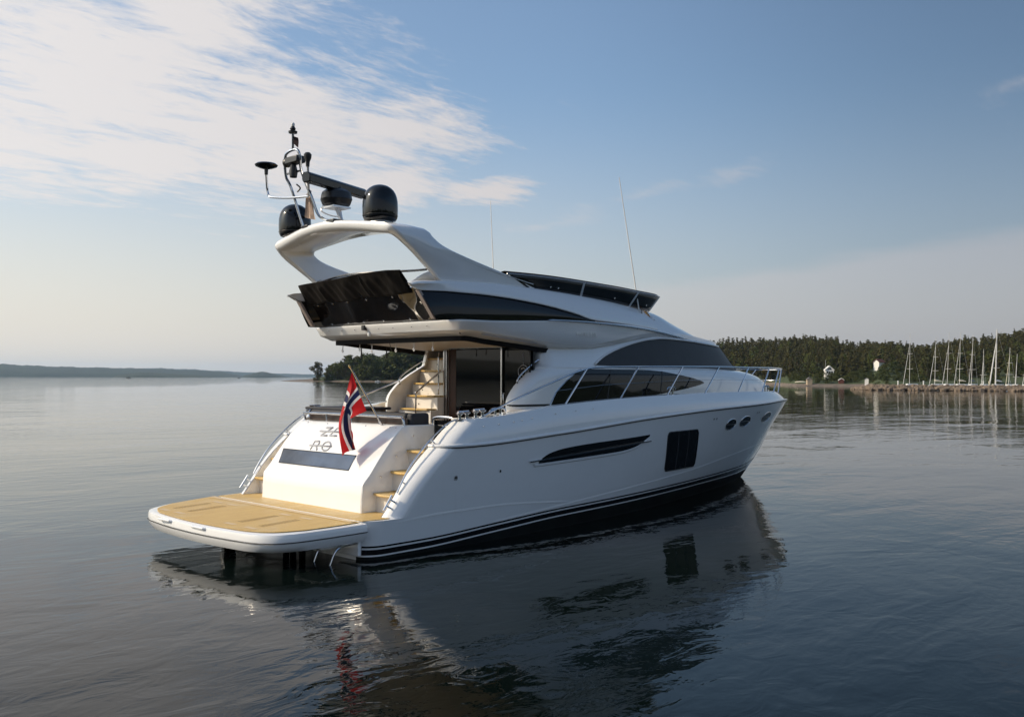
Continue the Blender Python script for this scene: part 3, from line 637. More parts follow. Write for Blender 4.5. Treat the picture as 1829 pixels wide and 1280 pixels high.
# black canvas track under the overhang
tp = curve([(2.245, 0, 0), (2.25, 1.0, 0), (2.26, 1.55, 0), (2.30, 1.72, 0), (2.42, 1.785, 0), (3.2, 1.765, 0), (4, 1.73, 0), (5.25, 1.65, 0)], 8)
def tpz(d, k): return [(p.x + (k if p.x < 2.3 else 0), p.y - (k if p.x >= 2.3 else k * p.y / 1.8 * .6), zlow(p.x) + d) for p in tp]
MB().grid([tpz(.012, .06), tpz(.012, 0), tpz(-.08, 0), tpz(-.088, .02), tpz(-.085, .06), tpz(.012, .06)]).mirror().out('canvas_track', TRACK, fly, smooth=20)
for y, L, dx in ((1.55, .13, 0), (1.15, .11, .1), (.65, .16, 0), (-.05, .15, 0), (-.55, .14, 0), (-1.0, .14, .05)):
    g = MB().tube([(2.33 + dx, y, 3.29), (2.325 + dx, y, 3.29 - L)], .008, 6).tube([(2.325 + dx, y, 3.29 - L * .75), (2.32 + dx, y + .018, 3.29 - L), (2.325 + dx, y, 3.26 - L), (2.33 + dx, y - .018, 3.29 - L)], .009, 6, 4)
    g.out('canvas_strap', WHT if y < 1.5 else GREY, fly)
for x, y in ((2.9, 1.72), (3.5, 1.68)): MB().tube([(x, y, 3.25), (x, y, 3.12), (x, y, 3.03)], [.008, .016, .02], 8).out('canvas_strap', RUB, fly)
g = MB().tube([(2.3, .1, 3.28), (2.29, .06, 3.2), (2.3, .03, 3.11)], .006, 6); g.out('canvas_strap', RUB, fly)
for y in (1.5, 1.1, .7, .0, -.4, -.9, -1.3): MB().lathe([(0, .008), (.01, .006), (.012, 0)], (2.0 - .03, y, 3.52), 8, Vector((-1, 0, -.2))).out('stud', CHR, fly)
cm = MB().box((1.9, .34, 3.5), (1.99, .42, 3.59)).out('stern_camera', BLK2, fly, bevel=.01); MB().lathe([(0, -.05), (.025, -.045), (.03, 0), (.02, .03), (0, .03)], (1.99, .3, 3.44), 12).out('light', WHT, cm)
# strip light under the edge on the starboard side
MB().tube([(2.6, -1.98, 3.385), (3.4, -1.93, 3.32), (4.1, -1.88, 3.27)], .012, 6).out('strip_trim', GREY, fly)
# side grab rail
hr = [(4.25, 3.69), (4.4, 3.705), (5.5, 3.72), (7, 3.70), (8.2, 3.645), (9.3, 3.56), (9.5, 3.53)]
def path_y(x): 
    for a, b in zip(FP[:-1], FP[1:]):
        if a.x <= x <= b.x and b.x > 2.2: return a.y + (b.y - a.y) * (x - a.x) / max(1e-6, b.x - a.x)
    return 0.
g = MB().tube([(x, -(path_y(x) + (.03 if 0 < i < 6 else 0)), z - .005) for i, (x, z) in enumerate(hr)], .014, 8, 5)
for x in (5.9, 7.3, 8.6): g.tube([(x, -path_y(x) + .01, ip(hr, x) - .03), (x, -path_y(x) - .03, ip(hr, x) - .008)], .01)
g.out('side_grab_rail', CHR, fly)
# coaming: a wing that starts as a pointed blade over the dark side glass and grows into the brow
CS = [  # x, yb, zb, yt, zt, ytop-centre (None = open)
 (1.24, 1.735, 4.125, 1.75, 4.185), (1.32, 1.74, 4.09, 1.765, 4.20), (1.45, 1.76, 4.055, 1.775, 4.215), (1.9, 1.80, 4.07, 1.765, 4.25), (2.6, 1.825, 4.07, 1.75, 4.275), (3.3, 1.84, 4.05, 1.74, 4.295), (4.0, 1.855, 4.005, 1.71, 4.295),
 (4.6, 1.87, 3.945, 1.68, 4.285), (5.2, 1.885, 3.86, 1.64, 4.27), (5.75, 1.90, 3.762, 1.60, 4.25), (6.7, 1.81, 3.745, 1.49, 4.215), (7.6, 1.72, 3.71, 1.38, 4.16), (8.2, 1.65, 3.675, 1.28, 4.125)]
cx = [c[0] for c in CS]
def cs(i, x): return ip([(c[0], c[i]) for c in CS], x)
X1 = [1.24, 1.27, 1.32, 1.38, 1.45, 1.6] + lin(1.9, 8.2, 40)
cm_ = []
for x in X1:
    yb, zb, yt, zt = [cs(i, x) for i in (1, 2, 3, 4)]; h = zt - zb; th = min(.14, .3 * h + .03)
    my, mz = yb * .55 + yt * .45 + .02 * min(1, h / .4), zb + h * .55
    cm_.append([(x, -(yb - th), zb + .01), (x, -(yb - .02), zb - .0), (x, -(yb - .004), zb + .008), (x, -yb, zb + .03), (x, -my, mz), (x, -(yt + .03), zt - .05), (x, -(yt + .012), zt - .014), (x, -(yt - .02), zt), (x, -(yt - .10), zt), (x, -(yt - th - .02), zt - .02), (x, -(yt - th - .02), max(zm(max(x, 1.9)), zb - .0) if x > 1.9 else zb + .02)])
ct = sum((Vector(p) for p in cm_[0]), Vector()) / len(cm_[0]); cm_.insert(0, [tuple(ct + Vector((-.035, 0, .012)) + (Vector(p) - ct) * .12) for p in cm_[0]])
C = MB(); C.grid(cm_)
# closed brow ahead of the windscreen
BR = [(8.2, 1.65, 3.675, 1.28, 4.125, 4.175), (8.8, 1.57, 3.635, 1.17, 4.065, 4.14), (9.5, 1.475, 3.595, 1.02, 3.935, 4.03), (10.2, 1.33, 3.56, .88, 3.80, 3.90), (10.8, 1.17, 3.53, .74, 3.67, 3.745), (11.6, .96, 3.50, .60, 3.54, 3.58), (12.2, .58, 3.47, .38, 3.478, 3.49), (12.46, .2, 3.455, .1, 3.46, 3.46)]
br = []
for x in lin(8.2, 12.46, 32):
    yb, zb, yt, zt, zc = [ip([(b[0], b[i]) for b in BR], x) for i in (1, 2, 3, 4, 5)]; P = [Vector((x, -yb, zb)), Vector((x, -(yb * .55 + yt * .45 + .02), zb * .45 + zt * .55)), Vector((x, -yt, zt)), Vector((x, -yt * .6, zt * .35 + zc * .65)), Vector((x, 0, zc))]
    br.append(curve(P, 4))
C.grid(br); C.mirror(); coam = C.out('flybridge_coaming', GEL, fly, smooth=45, weld=.002)
# dark side glass between deck edge and wing
sgx = lin(0, 1, 30); rows = []
for t in sgx:
    xb = 1.72 + (5.76 - 1.72) * t; xt = 1.42 + (5.76 - 1.42) * t
    a = Vector((xb, -ip([(1.4, 1.80), (2.5, 1.845), (4, 1.87), (5.2, 1.88), (5.8, 1.875)], xb), zm(xb) - .0)); b = Vector((xt, -(cs(1, xt) - .045), cs(2, xt) + .012)); rows.append([a.lerp(b, k / 6) + Vector((0, -.03 * math.sin(math.pi * k / 6), 0)) for k in range(7)])
pair(MB().grid(rows), 'side_glass', GLASS, fly, smooth=60)
# arch fin line pressed into the coaming
# radar arch
def arch_sec(y, z, xa, xf, n, th):
    n = Vector((0, n[0], n[1])).normalized(); o = Vector((0, y, z)); p = []
    for x, d in ((xa + .05, 0), (xa + .015, .012), (xa, .05), (xa + .012, th - .05), (xa + .06, th), (xf - .1, th * .8), (xf - .02, th * .55), (xf, th * .35), (xf - .03, .03), (xf - .12, .0), ((xa + xf) / 2, -.012)):
        q = o - n * d; p.append((x, q.y, q.z))
    return p
AS = [(1.66, 4.20, 2.02, 4.75, (1, .05), .13), (1.685, 4.36, 1.80, 4.1, (1, .06), .13), (1.70, 4.49, 1.62, 3.55, (1, .08), .14), (1.735, 4.68, 1.34, 2.6, (1, .08), .15), (1.75, 4.82, 1.13, 2.02, (1, .12), .16), (1.74, 4.95, .98, 1.78, (1, .35), .17), (1.69, 5.045, .89, 1.73, (.8, .6), .18), (1.58, 5.10, .86, 1.72, (.55, .85), .18), (1.38, 5.14, .84, 1.72, (.32, 1), .175), (1.0, 5.19, .79, 1.75, (.13, 1), .165), (.5, 5.245, .73, 1.78, (.05, 1), .16), (0, 5.265, .70, 1.79, (0, 1), .16)]
AF = AS + [(-y, z, a, b, (-n[0], n[1]), t) for y, z, a, b, n, t in reversed(AS[:-1])]
secs = [arch_sec(*a) for a in AF]
rows = []
for i in range(len(secs[0])): rows.append(curve([s_[i] for s_ in secs], 5))
rows.append(rows[0]); rows = [list(r) for r in zip(*rows)]
arch = MB().grid(rows).out('radar_arch', GEL, yacht, smooth=50, weld=.0005)
# pressed line along the outside of the arch legs
for s_ in (-1, 1): MB().tube([(1.55, s_ * 1.745, 4.93), (2.1, s_ * 1.738, 4.72), (2.9, s_ * 1.715, 4.55), (3.7, s_ * 1.70, 4.43), (4.2, s_ * 1.69, 4.36)], .008, 6, 5).out('pressed_line', GEL, arch)
for y in (1.2, -1.2): MB().box((1.0, y - .12, 5.015), (1.06, y + .12, 5.024)).out('deck_light', WHT, arch)
MB().lathe([(.055, 0), (.06, .004), (0, .006)], (1.8, 1.535, 4.42), 14, Vector((0, -1, 0))).out('speaker_grille', GREY, arch)
# small aft screen on the wing and the tube across the stern of the flybridge
g = MB().tube([(1.72, -1.58, 4.43), (1.62, -1.3, 4.42), (1.42, -.6, 4.43), (1.34, 0, 4.43), (1.42, .6, 4.42), (1.56, 1.2, 4.40), (1.5, 1.58, 4.36)], .02, 8, 6); g.out('stern_tube', CHR, yacht)
# rolled canvas and glossy vinyl sheet, leaning out from the stern edge of the upper deck
def cv(y, t):     # t = 0 bottom .. 1 top
    yy = y; xb = 1.99 - .02 * (1 - (y / 1.9) ** 2); xt = 1.42 - .10 * (1 - (y / 1.7) ** 2) + (.25 if y < -1 else 0) * max(0, (-y - 1) / .5)
    zb = 3.615; zt = 4.385 - .03 * y
    yw = y * (1.03 - .05 * t); return Vector((xb + (xt - xb) * t, yw, zb + (zt - zb) * t))
for s_ in (-1, 1):
    MB().prism([(1.40, s_ * 1.745, 4.06), (1.73, s_ * 1.77, 3.61), (1.79, s_ * 1.77, 3.61), (1.46, s_ * 1.745, 4.06)], (0, -s_ * .09, 0)).out('coaming_end', ENDP, fly, bevel=.01)
random.seed(4)
ys = lin(-1.62, 1.66, 60)
rows = [[cv(y, t) + Vector((-.025 * math.sin(3.1 * t + y * 2.3) * math.sin(math.pi * t) * (1 + .6 * math.sin(y * 5)), 0, 0)) for t in lin(0.0, .66, 16)] for y in ys]
MB().grid(rows).out('vinyl_screen', VIN, fly, smooth=80)
ysC = lin(-1.22, 1.68, 80)
def fold(y, t): return .007 * math.sin(y * 31 + 3 * math.sin(t * 4)) + .012 * math.sin(y * 9 + t * 3) + .014 * math.exp(-((y + .28 + .25 * (1 - t)) / .06) ** 2) - .02 * math.exp(-((y + .36 + .3 * (1 - t)) / .05) ** 2) - .02 * math.exp(-((y - .95) / .05) ** 2)
rows = [[cv(y, t) + Vector((-.04 + 1.7 * fold(y, t) * min(1, (12 - k) / 4), 0, -.035 * abs(math.sin(math.pi * (y + 1.22) / 1.1)) * (12 - k) / 12 - .008 * math.sin(y * 2.9))) for k, t in enumerate(lin(.56, 1.0, 13))] for y in ysC]
rows = [r + [r[-1] + Vector((.03, 0, .015)), r[-1] + Vector((.06, 0, -.02)), r[6] + Vector((.1, 0, 0)), r[0] + Vector((.05, 0, 0))] for r in rows]
cnv = MB().grid(rows, cyc=True).out('rolled_canvas', CANV, fly, smooth=60)
for y in (.95, -.28): MB().tube([cv(y, 1.0) + Vector((-.03, 0, .02)), cv(y, .8) + Vector((-.065, 0, 0)), cv(y - .02, .58) + Vector((-.06, 0, -.01))], .012, 8, 4).out('lashing', RUB, cnv)
for y in (-1.45, -.9, -.2, .35, .8, 1.3):
    for t in (.04, .5): MB().lathe([(0, .012), (.014, .008), (.017, 0)], cv(y + (.1 if t > .3 else 0), t) + Vector((-.03, 0, 0)), 8, Vector((-1, 0, -.5))).out('stud', CHR, fly)
# low wind deflector round the helm
WBp = [(4.05, 1.68, 4.29), (4.6, 1.63, 4.28), (5.3, 1.585, 4.262), (6.7, 1.44, 4.215), (7.6, 1.33, 4.165), (8.4, 1.24, 4.12), (8.75, .95, 4.125), (8.9, .5, 4.14), (8.93, 0, 4.15)]
WTp = [(3.5, 1.70, 4.50), (4.3, 1.70, 4.515), (5.2, 1.67, 4.515), (6.9, 1.53, 4.495), (7.8, 1.43, 4.475), (8.72, 1.30, 4.455), (9.05, 1.0, 4.455), (9.2, .5, 4.46), (9.22, 0, 4.46)]
ca, cb = curve([(a, -b, c) for a, b, c in WBp], 6), curve([(a, -b, c) for a, b, c in WTp], 6)
ds = MB().grid([[p.lerp(q, k / 4) for k in range(5)] for p, q in zip(ca, cb)]).mirror().out('wind_deflector', GLASS, yacht, smooth=60, weld=.002, solid=.008)
MB().tube(cb, .014, 6).mirror().out('top_rail', CHR, ds)
MB().grid([[q + Vector((-.0, .0, .012)), q + Vector((-.02, .05, .05)), q + Vector((-.05, .14, .03)), q + Vector((-.04, .12, -.01))] for q in cb[:34]]).out('folded_cover', CANV, ds)
for i in (14, 24, 31): 
    p, q = ca[i], cb[i]; d = Vector((.03, 0, 0)); o = Vector((0, -.012, 0)); MB().prism([p - d + o, p + d + o, q + d + o, q - d + o], (0, .02, 0)).out('strut', ALU, ds)
for i in (8, 10, 19, 28): MB().lathe([(0, .01), (.014, .008), (.017, 0)], ca[i].lerp(cb[i], .3) + Vector((0, -.01, 0)), 8, Vector((0, -1, 0))).out('stud', CHR, ds)
# badge on the topsides of the flybridge (chrome capitals)
def badge():
    cu = bpy.data.curves.new('badge', 'FONT'); cu.body = 'PRINCESS'; cu.size = .135; cu.extrude = .004; cu.space_character = 1.15
    o = bpy.data.objects.new('badge', cu); COL.objects.link(o); dg = bpy.context.evaluated_depsgraph_get(); me = bpy.data.meshes.new_from_object(o.evaluated_get(dg)); bpy.data.objects.remove(o)
    x0 = 5.15; 
    for v in me.vertices: xx = x0 + v.co.x; zz = 3.45 + v.co.y; v.co = (xx, -(path_y(xx) - .05 * kin(xx) + .012 + v.co.z), zz)
    me.materials.clear(); me.materials.append(ALU); return link('badge_lettering', me, fly)
badge()

# ---------------------------------------------------------------- mast, radar, domes, aerials
for y, zb in ((1.36, 5.15), (-1.11, 5.16)):
    x = 1.12
    dm = MB().lathe([(.0, 0), (.2, 0), (.255, .015), (.28, .06), (.288, .12), (.29, .22), (.286, .33), (.272, .40), (.252, .455), (.222, .505), (.182, .545), (.13, .578), (.068, .598), (0, .605)], (x, y, zb + .03), 36).out('satellite_dome', BLK, yacht, smooth=70)
    MB().lathe([(.17, 0), (.19, .03), (.2, .05)], (x, y, zb - .005), 24).out('base', WHT, dm)
    MB().tube([(x + .2885 * math.cos(a), y + .2885 * math.sin(a), zb + .125) for a in [2 * math.pi * k / 40 for k in range(40)]], .003, 6, cyc=True).out('seam', BLK2, dm)
rd = MB().lathe([(0, 0), (.17, 0), (.24, .04), (.275, .13), (.255, .24), (.18, .30), (.09, .32), (.08, .38), (0, .38)], (1.1, .07, 5.57), 12).out('radar', BLK2, yacht, smooth=30, bevel=.01)
a, b = Vector((.32, -.17, 5.94)), Vector((1.86, .31, 5.94)); d = (b - a).normalized(); n = Vector((-d.y, d.x, 0))
sect = [(-.08, -.085), (.055, -.09), (.085, -.04), (.085, .04), (.05, .085), (-.04, .085), (-.09, .04)]
MB().prism([a + n * u + Vector((0, 0, v)) for u, v in sect], b - a).out('scanner_bar', BLK, rd, bevel=.015)
MB().box((.92, -.1, 5.545), (1.28, .24, 5.575)).tube([(1.05, .0, 5.56), (1.18, -.03, 5.25)], .035, 8).tube([(1.2, .12, 5.56), (1.22, .05, 5.25)], .03, 8).tube([(.95, .25, 5.6), (.9, .22, 5.5), (1.0, .1, 5.42), (1.12, 0, 5.4)], .012, 6, 4).out('bracket', ALU, rd)
LBp = [(.73, .52, 5.25), (.55, .61, 5.89), (.47, .65, 6.09), (.39, .55, 6.37), (.36, .42, 6.44), (.36, .24, 6.46), (.37, .14, 6.43), (.40, .12, 6.32), (.46, .18, 6.14), (.54, .15, 5.9), (.61, .09, 5.68), (.69, .04, 5.42), (.75, -.04, 5.32), (.78, -.2, 5.27), (.8, -.35, 5.23)]
mast = MB().tube(LBp, .024, 8, 5).out('mast', CHR, yacht)
MB().tube([(.47, .64, 6.12), (.47, .2, 6.12)], .018).out('crossbar', CHR, mast)
MB().tube([(.36, .27, 6.45), (.28, .15, 6.72)], .022).out('light_pole', CHR, mast)
MB().lathe([(.0, 0), (.07, .0), (.075, .03), (.035, .05), (.05, .07), (.03, .11), (0, .11)], (.28, .15, 6.70), 14).out('masthead_light', BLK2, mast)
MB().lathe([(.02, 0), (.032, .02), (.03, .05), (.01, .07), (0, .07)], (.28, .15, 6.81), 12).out('lamp_lens', WHT, mast)
hn = MB().box((.34, .13, 6.24), (.52, .5, 6.36)).lathe([(.06, 0), (.075, .1), (.05, .2), (.06, .24)], (.43, .36, 6.02), 12).lathe([(.075, 0), (.085, .05), (.06, .22)], (.43, .6, 6.3), 12, Vector((.2, -1, 0))).out('searchlight', BLK2, mast, bevel=.02)
MB().tube([(.43, -.06, 6.22), (.6, .16, 5.7)], .02).out('aerial_pole', ALU, mast)
MB().lathe([(.03, -.08), (.035, 0), (.06, .06), (.065, .12), (.04, .15), (0, .155)], (.43, -.06, 6.22), 14).out('aerial_head', BLK2, mast)
MB().tube([(.6, .18, 5.7), (.57, .7, 5.74), (.56, 1.24, 5.82), (.55, 1.33, 5.88), (.53, 1.34, 6.0), (.42, 1.2, 6.27)], .02, 8, 6).out('gps_arm', CHR, mast)
MB().lathe([(.03, -.11), (.035, -.02), (.11, 0), (.185, .03), (.2, .055), (.17, .08), (.07, .1), (0, .105)], (.42, 1.19, 6.30), 26).out('gps_dish', BLK, mast)
MB().tube([(.6, .52, 5.95), (.62, .44, 5.88), (.6, .5, 5.82)], .014, 6, 3).out('halyard_cleat', BLK2, mast)
MB().box((.72, -.38, 5.2), (.95, -.16, 5.285)).box((.72, .38, 5.22), (.95, .58, 5.27)).out('mast_foot', BLK2, mast, bevel=.015)
for (x, y, z, x2, y2, z2, r_) in ((7.95, -1.37, 3.95, 7.2, -1.37, 6.83, .014), (6.4, 1.45, 4.2, 6.18, 1.4, 6.55, .013)):
    an = MB().tube([(x, y, z), (x + (x2 - x) * .3, y, z + (z2 - z) * .3), (x2, y2, z2)], [r_, r_ * .85, r_ * .5], 8).out('whip_aerial', WHT, yacht)
    MB().lathe([(.05, 0), (.05, .02), (.025, .04), (.022, .16), (0, .16)], (x + .01, y - .04, z), 12, Vector((-.25, -.1, 1))).tube([(x - .1, y - .09, z + .0), (x + .09, y - .09, z - .02)], .018, 6).out('mount', CHR, an)
MB().lathe([(.075, -.03), (.08, 0), (.07, .06), (.03, .09), (0, .095)], (8.28, -1.42, 3.9), 16, Vector((.1, -.6, 1))).out('horn_cover', GEL, yacht)
g = MB().tube([(1.95, -1.62, 4.24), (1.98, -1.5, 4.30), (2.1, -1.4, 4.42), (2.35, -1.35, 4.45), (2.9, -1.35, 4.35)], .01)
MB().grid([[(1.55 + .9 * t, -1.4, 4.24), (1.55 + .9 * t, -1.4, 4.24 + .23 * math.sin(min(1, t * 1.5) * 1.57))] for t in lin(0, 1, 8)]).out('wing_screen', GEL, fly, solid=.03)

# ---------------------------------------------------------------- guard rails
RTOP = [(2.45, -2.1, 1.99), (3.2, -2.13, 2.26), (3.9, -2.15, 2.48), (4.5, -2.16, 2.66), (5.0, -2.18, 2.79), (5.5, -2.19, 2.855), (6.75, -2.21, 2.88), (8.3, -2.2, 2.895), (9.95, -2.1, 2.91), (11.5, -1.94, 2.91), (13.2, -1.58, 2.92), (14.6, -1.12, 2.92), (15.6, -.68, 2.91), (16.15, -.38, 2.9), (16.3, -.2, 2.9), (16.32, 0, 2.9)]
g = MB().tube(RTOP, .017, 8, 4).mirror(); gr = g.out('guard_rail', CHR, yacht)
MB().tube([(4.3, -2.2, 2.42), (5.6, -2.21, 2.52), (7.9, -2.2, 2.6)], .004, 6).tube([(7.9, -2.2, 2.6), (9.6, -2.1, 2.62), (11.2, -1.93, 2.62), (12.9, -1.6, 2.62)], .004, 6).out('guard_wire', CHR, gr)
MB().tube([(15.0, -.85, 2.6), (15.7, -.52, 2.6), (16.1, -.25, 2.6), (16.16, 0, 2.6)], .013, 8, 4).mirror().out('mid_rail', CHR, gr)
for (x, y, z), (x2, y2, z2) in (((4.42, -2.22, 2.1), (5.15, -2.185, 2.82)), ((6.04, -2.23, 2.17), (6.75, -2.21, 2.88)), ((7.68, -2.22, 2.25), (8.33, -2.2, 2.895)), ((9.22, -2.17, 2.3), (9.95, -2.1, 2.91)), ((10.84, -2.05, 2.3), (11.54, -1.935, 2.91)), ((12.46, -1.78, 2.3), (13.22, -1.575, 2.92)), ((13.9, -1.33, 2.3), (14.6, -1.12, 2.92)), ((15.5, -.62, 2.27), (16.1, -.4, 2.9))):
    for s_ in (1, -1): 
        MB().tube([(x, s_ * y, z), (x2, s_ * y2, z2)], .016, 8).out('stanchion', CHR, gr)
for x, y in ((7.9, -2.2), (13.1, -1.55)):
    g = MB().tube([(x - .16, y, 2.42), (x - .1, y, 2.46), (x + .1, y, 2.465), (x + .16, y, 2.43)], .018, 6)
    for q in (-.06, .06): g.tube([(x + q, y, 2.28), (x + q, y, 2.46)], .018)
    g.out('cleat', CHR, yacht)

# ---------------------------------------------------------------- flags (they hang from the yacht: things of their own)
def flagfn(t, b):
    u, v, _ = t.xyz(t.add('ShaderNodeUVMap').outputs[0])
    # proportions 22 x 16: red 6, white 1, blue 2, white 1, red 12
    def bandm(s, a, c): return t.m('MULTIPLY', t.m('GREATER_THAN', s, a), t.m('LESS_THAN', s, c))
    wh = t.m('MAXIMUM', bandm(u, 6 / 22, 10 / 22), bandm(v, 6 / 16, 10 / 16)); bl = t.m('MAXIMUM', bandm(u, 7 / 22, 9 / 22), bandm(v, 7 / 16, 9 / 16))
    c = t.mix(wh, (.50, .012, .016, 1), (.78, .77, .76, 1)); c = t.mix(bl, c, (.012, .02, .085, 1)); t.l.new(c, b.inputs['Base Color'])
    n = t.noise(t.add('ShaderNodeTexCoord').outputs['Object'], 60, 3); bn = t.add('ShaderNodeBump'); bn.inputs['Distance'].default_value = .003; t.l.new(n, bn.inputs['Height']); t.l.new(bn.outputs[0], b.inputs['Normal'])
    tr = t.add('ShaderNodeBsdfTranslucent'); t.l.new(c, tr.inputs[0]); mx = t.add('ShaderNodeMixShader'); mx.inputs[0].default_value = .35
    t.l.new(b.outputs[0], mx.inputs[1]); t.l.new(tr.outputs[0], mx.inputs[2]); t.l.new(mx.outputs[0], t.n['Material Output'].inputs[0])
FLAG = mat('flag_cloth', (.5, .01, .01), .75, fn=flagfn)
ens = thing('ensign_flag', 'red flag with a white-edged blue cross drooping from a staff at the stern', 'flag', (1.36, -.88, 1.85))
E0 = Vector((1.36, -.88, 1.85))
MB().tube([(0.06, 0, -.1), (-.66, 0, .97)], .014, 8).tube([(0.075, 0, -.12), (-.06, 0, .08)], .021, 8).out('flagstaff', CHR, ens)
MB().lathe([(0, -.01), (.02, 0), (.024, .02), (.012, .045), (0, .05)], (-.66, 0, .96), 12, Vector((-.56, 0, .83))).out('finial', mat('brass', (.7, .5, .2), .25, metal=1), ens)
FG = [[(.735, 2.735), (.655, 2.36), (.52, 1.88), (.535, 1.39)], [(.875, 2.41), (.63, 2.17), (.64, 1.80), (.80, 1.47)], [(1.03, 2.10), (.80, 1.93), (.85, 1.75), (.83, 1.53)]]
DY = [[0, .05, .10, .03], [0, -.05, .02, .06], [0, .16, .10, .12]]
nu, nv = 36, 24; vs = []; uvs = []
cols = []
for r, dyr in zip(FG, DY): cols.append(curve([(a, dy, c) for (a, c), dy in zip(r, dyr)], nu // 3))
for i in range(nu + 1):
    c3 = curve([cols[0][i], cols[1][i], cols[2][i]], nv // 2)
    for j, p in enumerate(c3):
        s = i / nu; h = j / nv; am = .06 * min(1, s * 2.0)
        vs.append((p.x + am * .5 * math.sin(h * 11 + s * 3.) - E0.x, -.88 + p.y + am * math.cos(h * 11.5 + s * 2.4) - E0.y, p.z - E0.z)); uvs.append((s, 1 - h))
fs_ = [(i * (nv + 1) + j, i * (nv + 1) + j + 1, (i + 1) * (nv + 1) + j + 1, (i + 1) * (nv + 1) + j) for i in range(nu) for j in range(nv)]
fo = build('flag_cloth', vs, fs_, FLAG, ens, smooth=180); me = fo.data; ul = me.uv_layers.new(name='UVMap')
for lp in me.loops: ul.data[lp.index].uv = uvs[lp.vertex_index]
pn = MB().grid([[(.30 + .05 * t + .012 * math.sin(k), .17 - .07 * t, 6.66 - k * .04 - .03 * t - .05 * (k > 2) * t) for t in lin(0, 1, 6)] for k in range(4)]).out('pennant', mat('pennant_dark', (.03, .012, .014), .8), None)
tag(pn, 'small dark pennant near the top of the mast light pole', 'pennant')
cf = MB().grid([[(.64 + .02 * math.sin(k * 1.9) + .09 * t, .16 + .05 * k * t ** .6 + .02 * math.sin(k * 2.3 + t * 4), 5.74 - t * .42 + .012 * k) for t in lin(0, 1, 10)] for k in range(7)]).out('courtesy_flag', mat('faded_cloth', (.40, .30, .24), .8), None)
tag(cf, 'limp faded flag hanging between the mast legs above the radar arch', 'flag')
# ================================================================ water
def waterfn(t, b):
    b.inputs['IOR'].default_value = 1.24
    c = t.add('ShaderNodeTexCoord').outputs['Object']
    def lay(scale, rot, stretch, detail, dist=0., rough=.5):
        mp = t.add('ShaderNodeMapping'); t.l.new(c, mp.inputs[0]); mp.inputs['Rotation'].default_value = (0, 0, R(rot)); mp.inputs['Scale'].default_value = (stretch, 1, 1)
        return t.noise(mp.outputs[0], scale, detail, rough, dist)
    swell = lay(.16, -20, .5, 2., .4); mid = lay(.62, 35, .55, 3., .7); rip = lay(3.0, -30, .55, 3., .8); fine = lay(9., 15, .7, 2., .5)
    calm = t.sstep(lay(.035, 10, .5, 3., 1.), .38, .66)              # slicks and ruffled patches
    h = t.m('ADD', t.m('MULTIPLY', swell, .075), t.m('MULTIPLY', mid, .024))
    h = t.m('ADD', h, t.m('MULTIPLY', t.m('MULTIPLY', rip, t.m('MULTIPLY_ADD', calm, .9, .45)), .0085))
    h = t.m('ADD', h, t.m('MULTIPLY', t.m('MULTIPLY', fine, t.m('MULTIPLY_ADD', calm, .8, .2)), .0017))
    bn = t.add('ShaderNodeBump'); bn.inputs['Distance'].default_value = 1.; bn.inputs['Strength'].default_value = 1.
    t.l.new(h, bn.inputs['Height']); t.l.new(bn.outputs[0], b.inputs['Normal'])
WATER = mat('sea_water', (.0020, .0048, .0044), .02, fn=waterfn)
vs, fs = [], []; RG = [0, 20, 60, 150, 400, 1000, 3000, 7000, 12000]; NS = 96
for r in RG: vs += [(r * math.cos(2 * math.pi * k / NS), r * math.sin(2 * math.pi * k / NS), 0) for k in range(NS)]
for i in range(len(RG) - 1):
    for k in range(NS): fs.append((i * NS + k, i * NS + (k + 1) % NS, (i + 1) * NS + (k + 1) % NS, (i + 1) * NS + k))
wt = build('water', [(x, y, -.06) for x, y, z in vs], fs, WATER, None, smooth=0, weld=.001); wt['kind'] = 'structure'

# ================================================================ the shores
def az_(u): return 43.632 - math.degrees(math.atan((u - 914.5) / 1672))      # bearing along the shore, counted in steps of about 2 arc minutes
def landfn(c1, c2, c3, sc):
    def fn(t, b):
        c = t.add('ShaderNodeTexCoord').outputs['Object']; n = t.noise(c, sc, 6, .6); n2 = t.noise(c, sc * 6, 4, .6)
        col = t.mix(t.sstep(n, .38, .62), (*c1, 1), (*c2, 1)); col = t.mix(t.sstep(n2, .5, .75), col, (*c3, 1)); t.l.new(col, b.inputs['Base Color'])
        bn = t.add('ShaderNodeBump'); bn.inputs['Distance'].default_value = .5; t.l.new(n2, bn.inputs['Height']); t.l.new(bn.outputs[0], b.inputs['Normal'])
    return fn
GRASS = mat('hill_grass', (.05, .08, .02), .9, fn=landfn((.035, .05, .013), (.05, .066, .018), (.024, .03, .012), .06))
SHORE = mat('shore_stone', (.25, .2, .16), .9, fn=landfn((.19, .145, .11), (.12, .10, .08), (.06, .056, .045), .25))
FARW = mat('far_wood', (.03, .05, .03), .95, fn=landfn((.020, .034, .022), (.032, .05, .03), (.05, .06, .045), .006))
TOPV = [(900, 640), (1000, 622), (1100, 615), (1180, 612), (1270, 611), (1330, 604), (1400, 606), (1450, 603), (1500, 608), (1530, 614), (1600, 615), (1640, 619), (1680, 616), (1720, 610), (1760, 607), (1800, 602), (1829, 598), (1900, 594), (2100, 594)]
DS = [(880, 600), (1000, 520), (1180, 430), (1380, 415), (1420, 345), (1549, 330), (1580, 300), (2100, 300)]
def ridge_z(u): return max(3., 2.65 + (675.8 - ip(TOPV, u)) * 620 / 1672 - 9.)
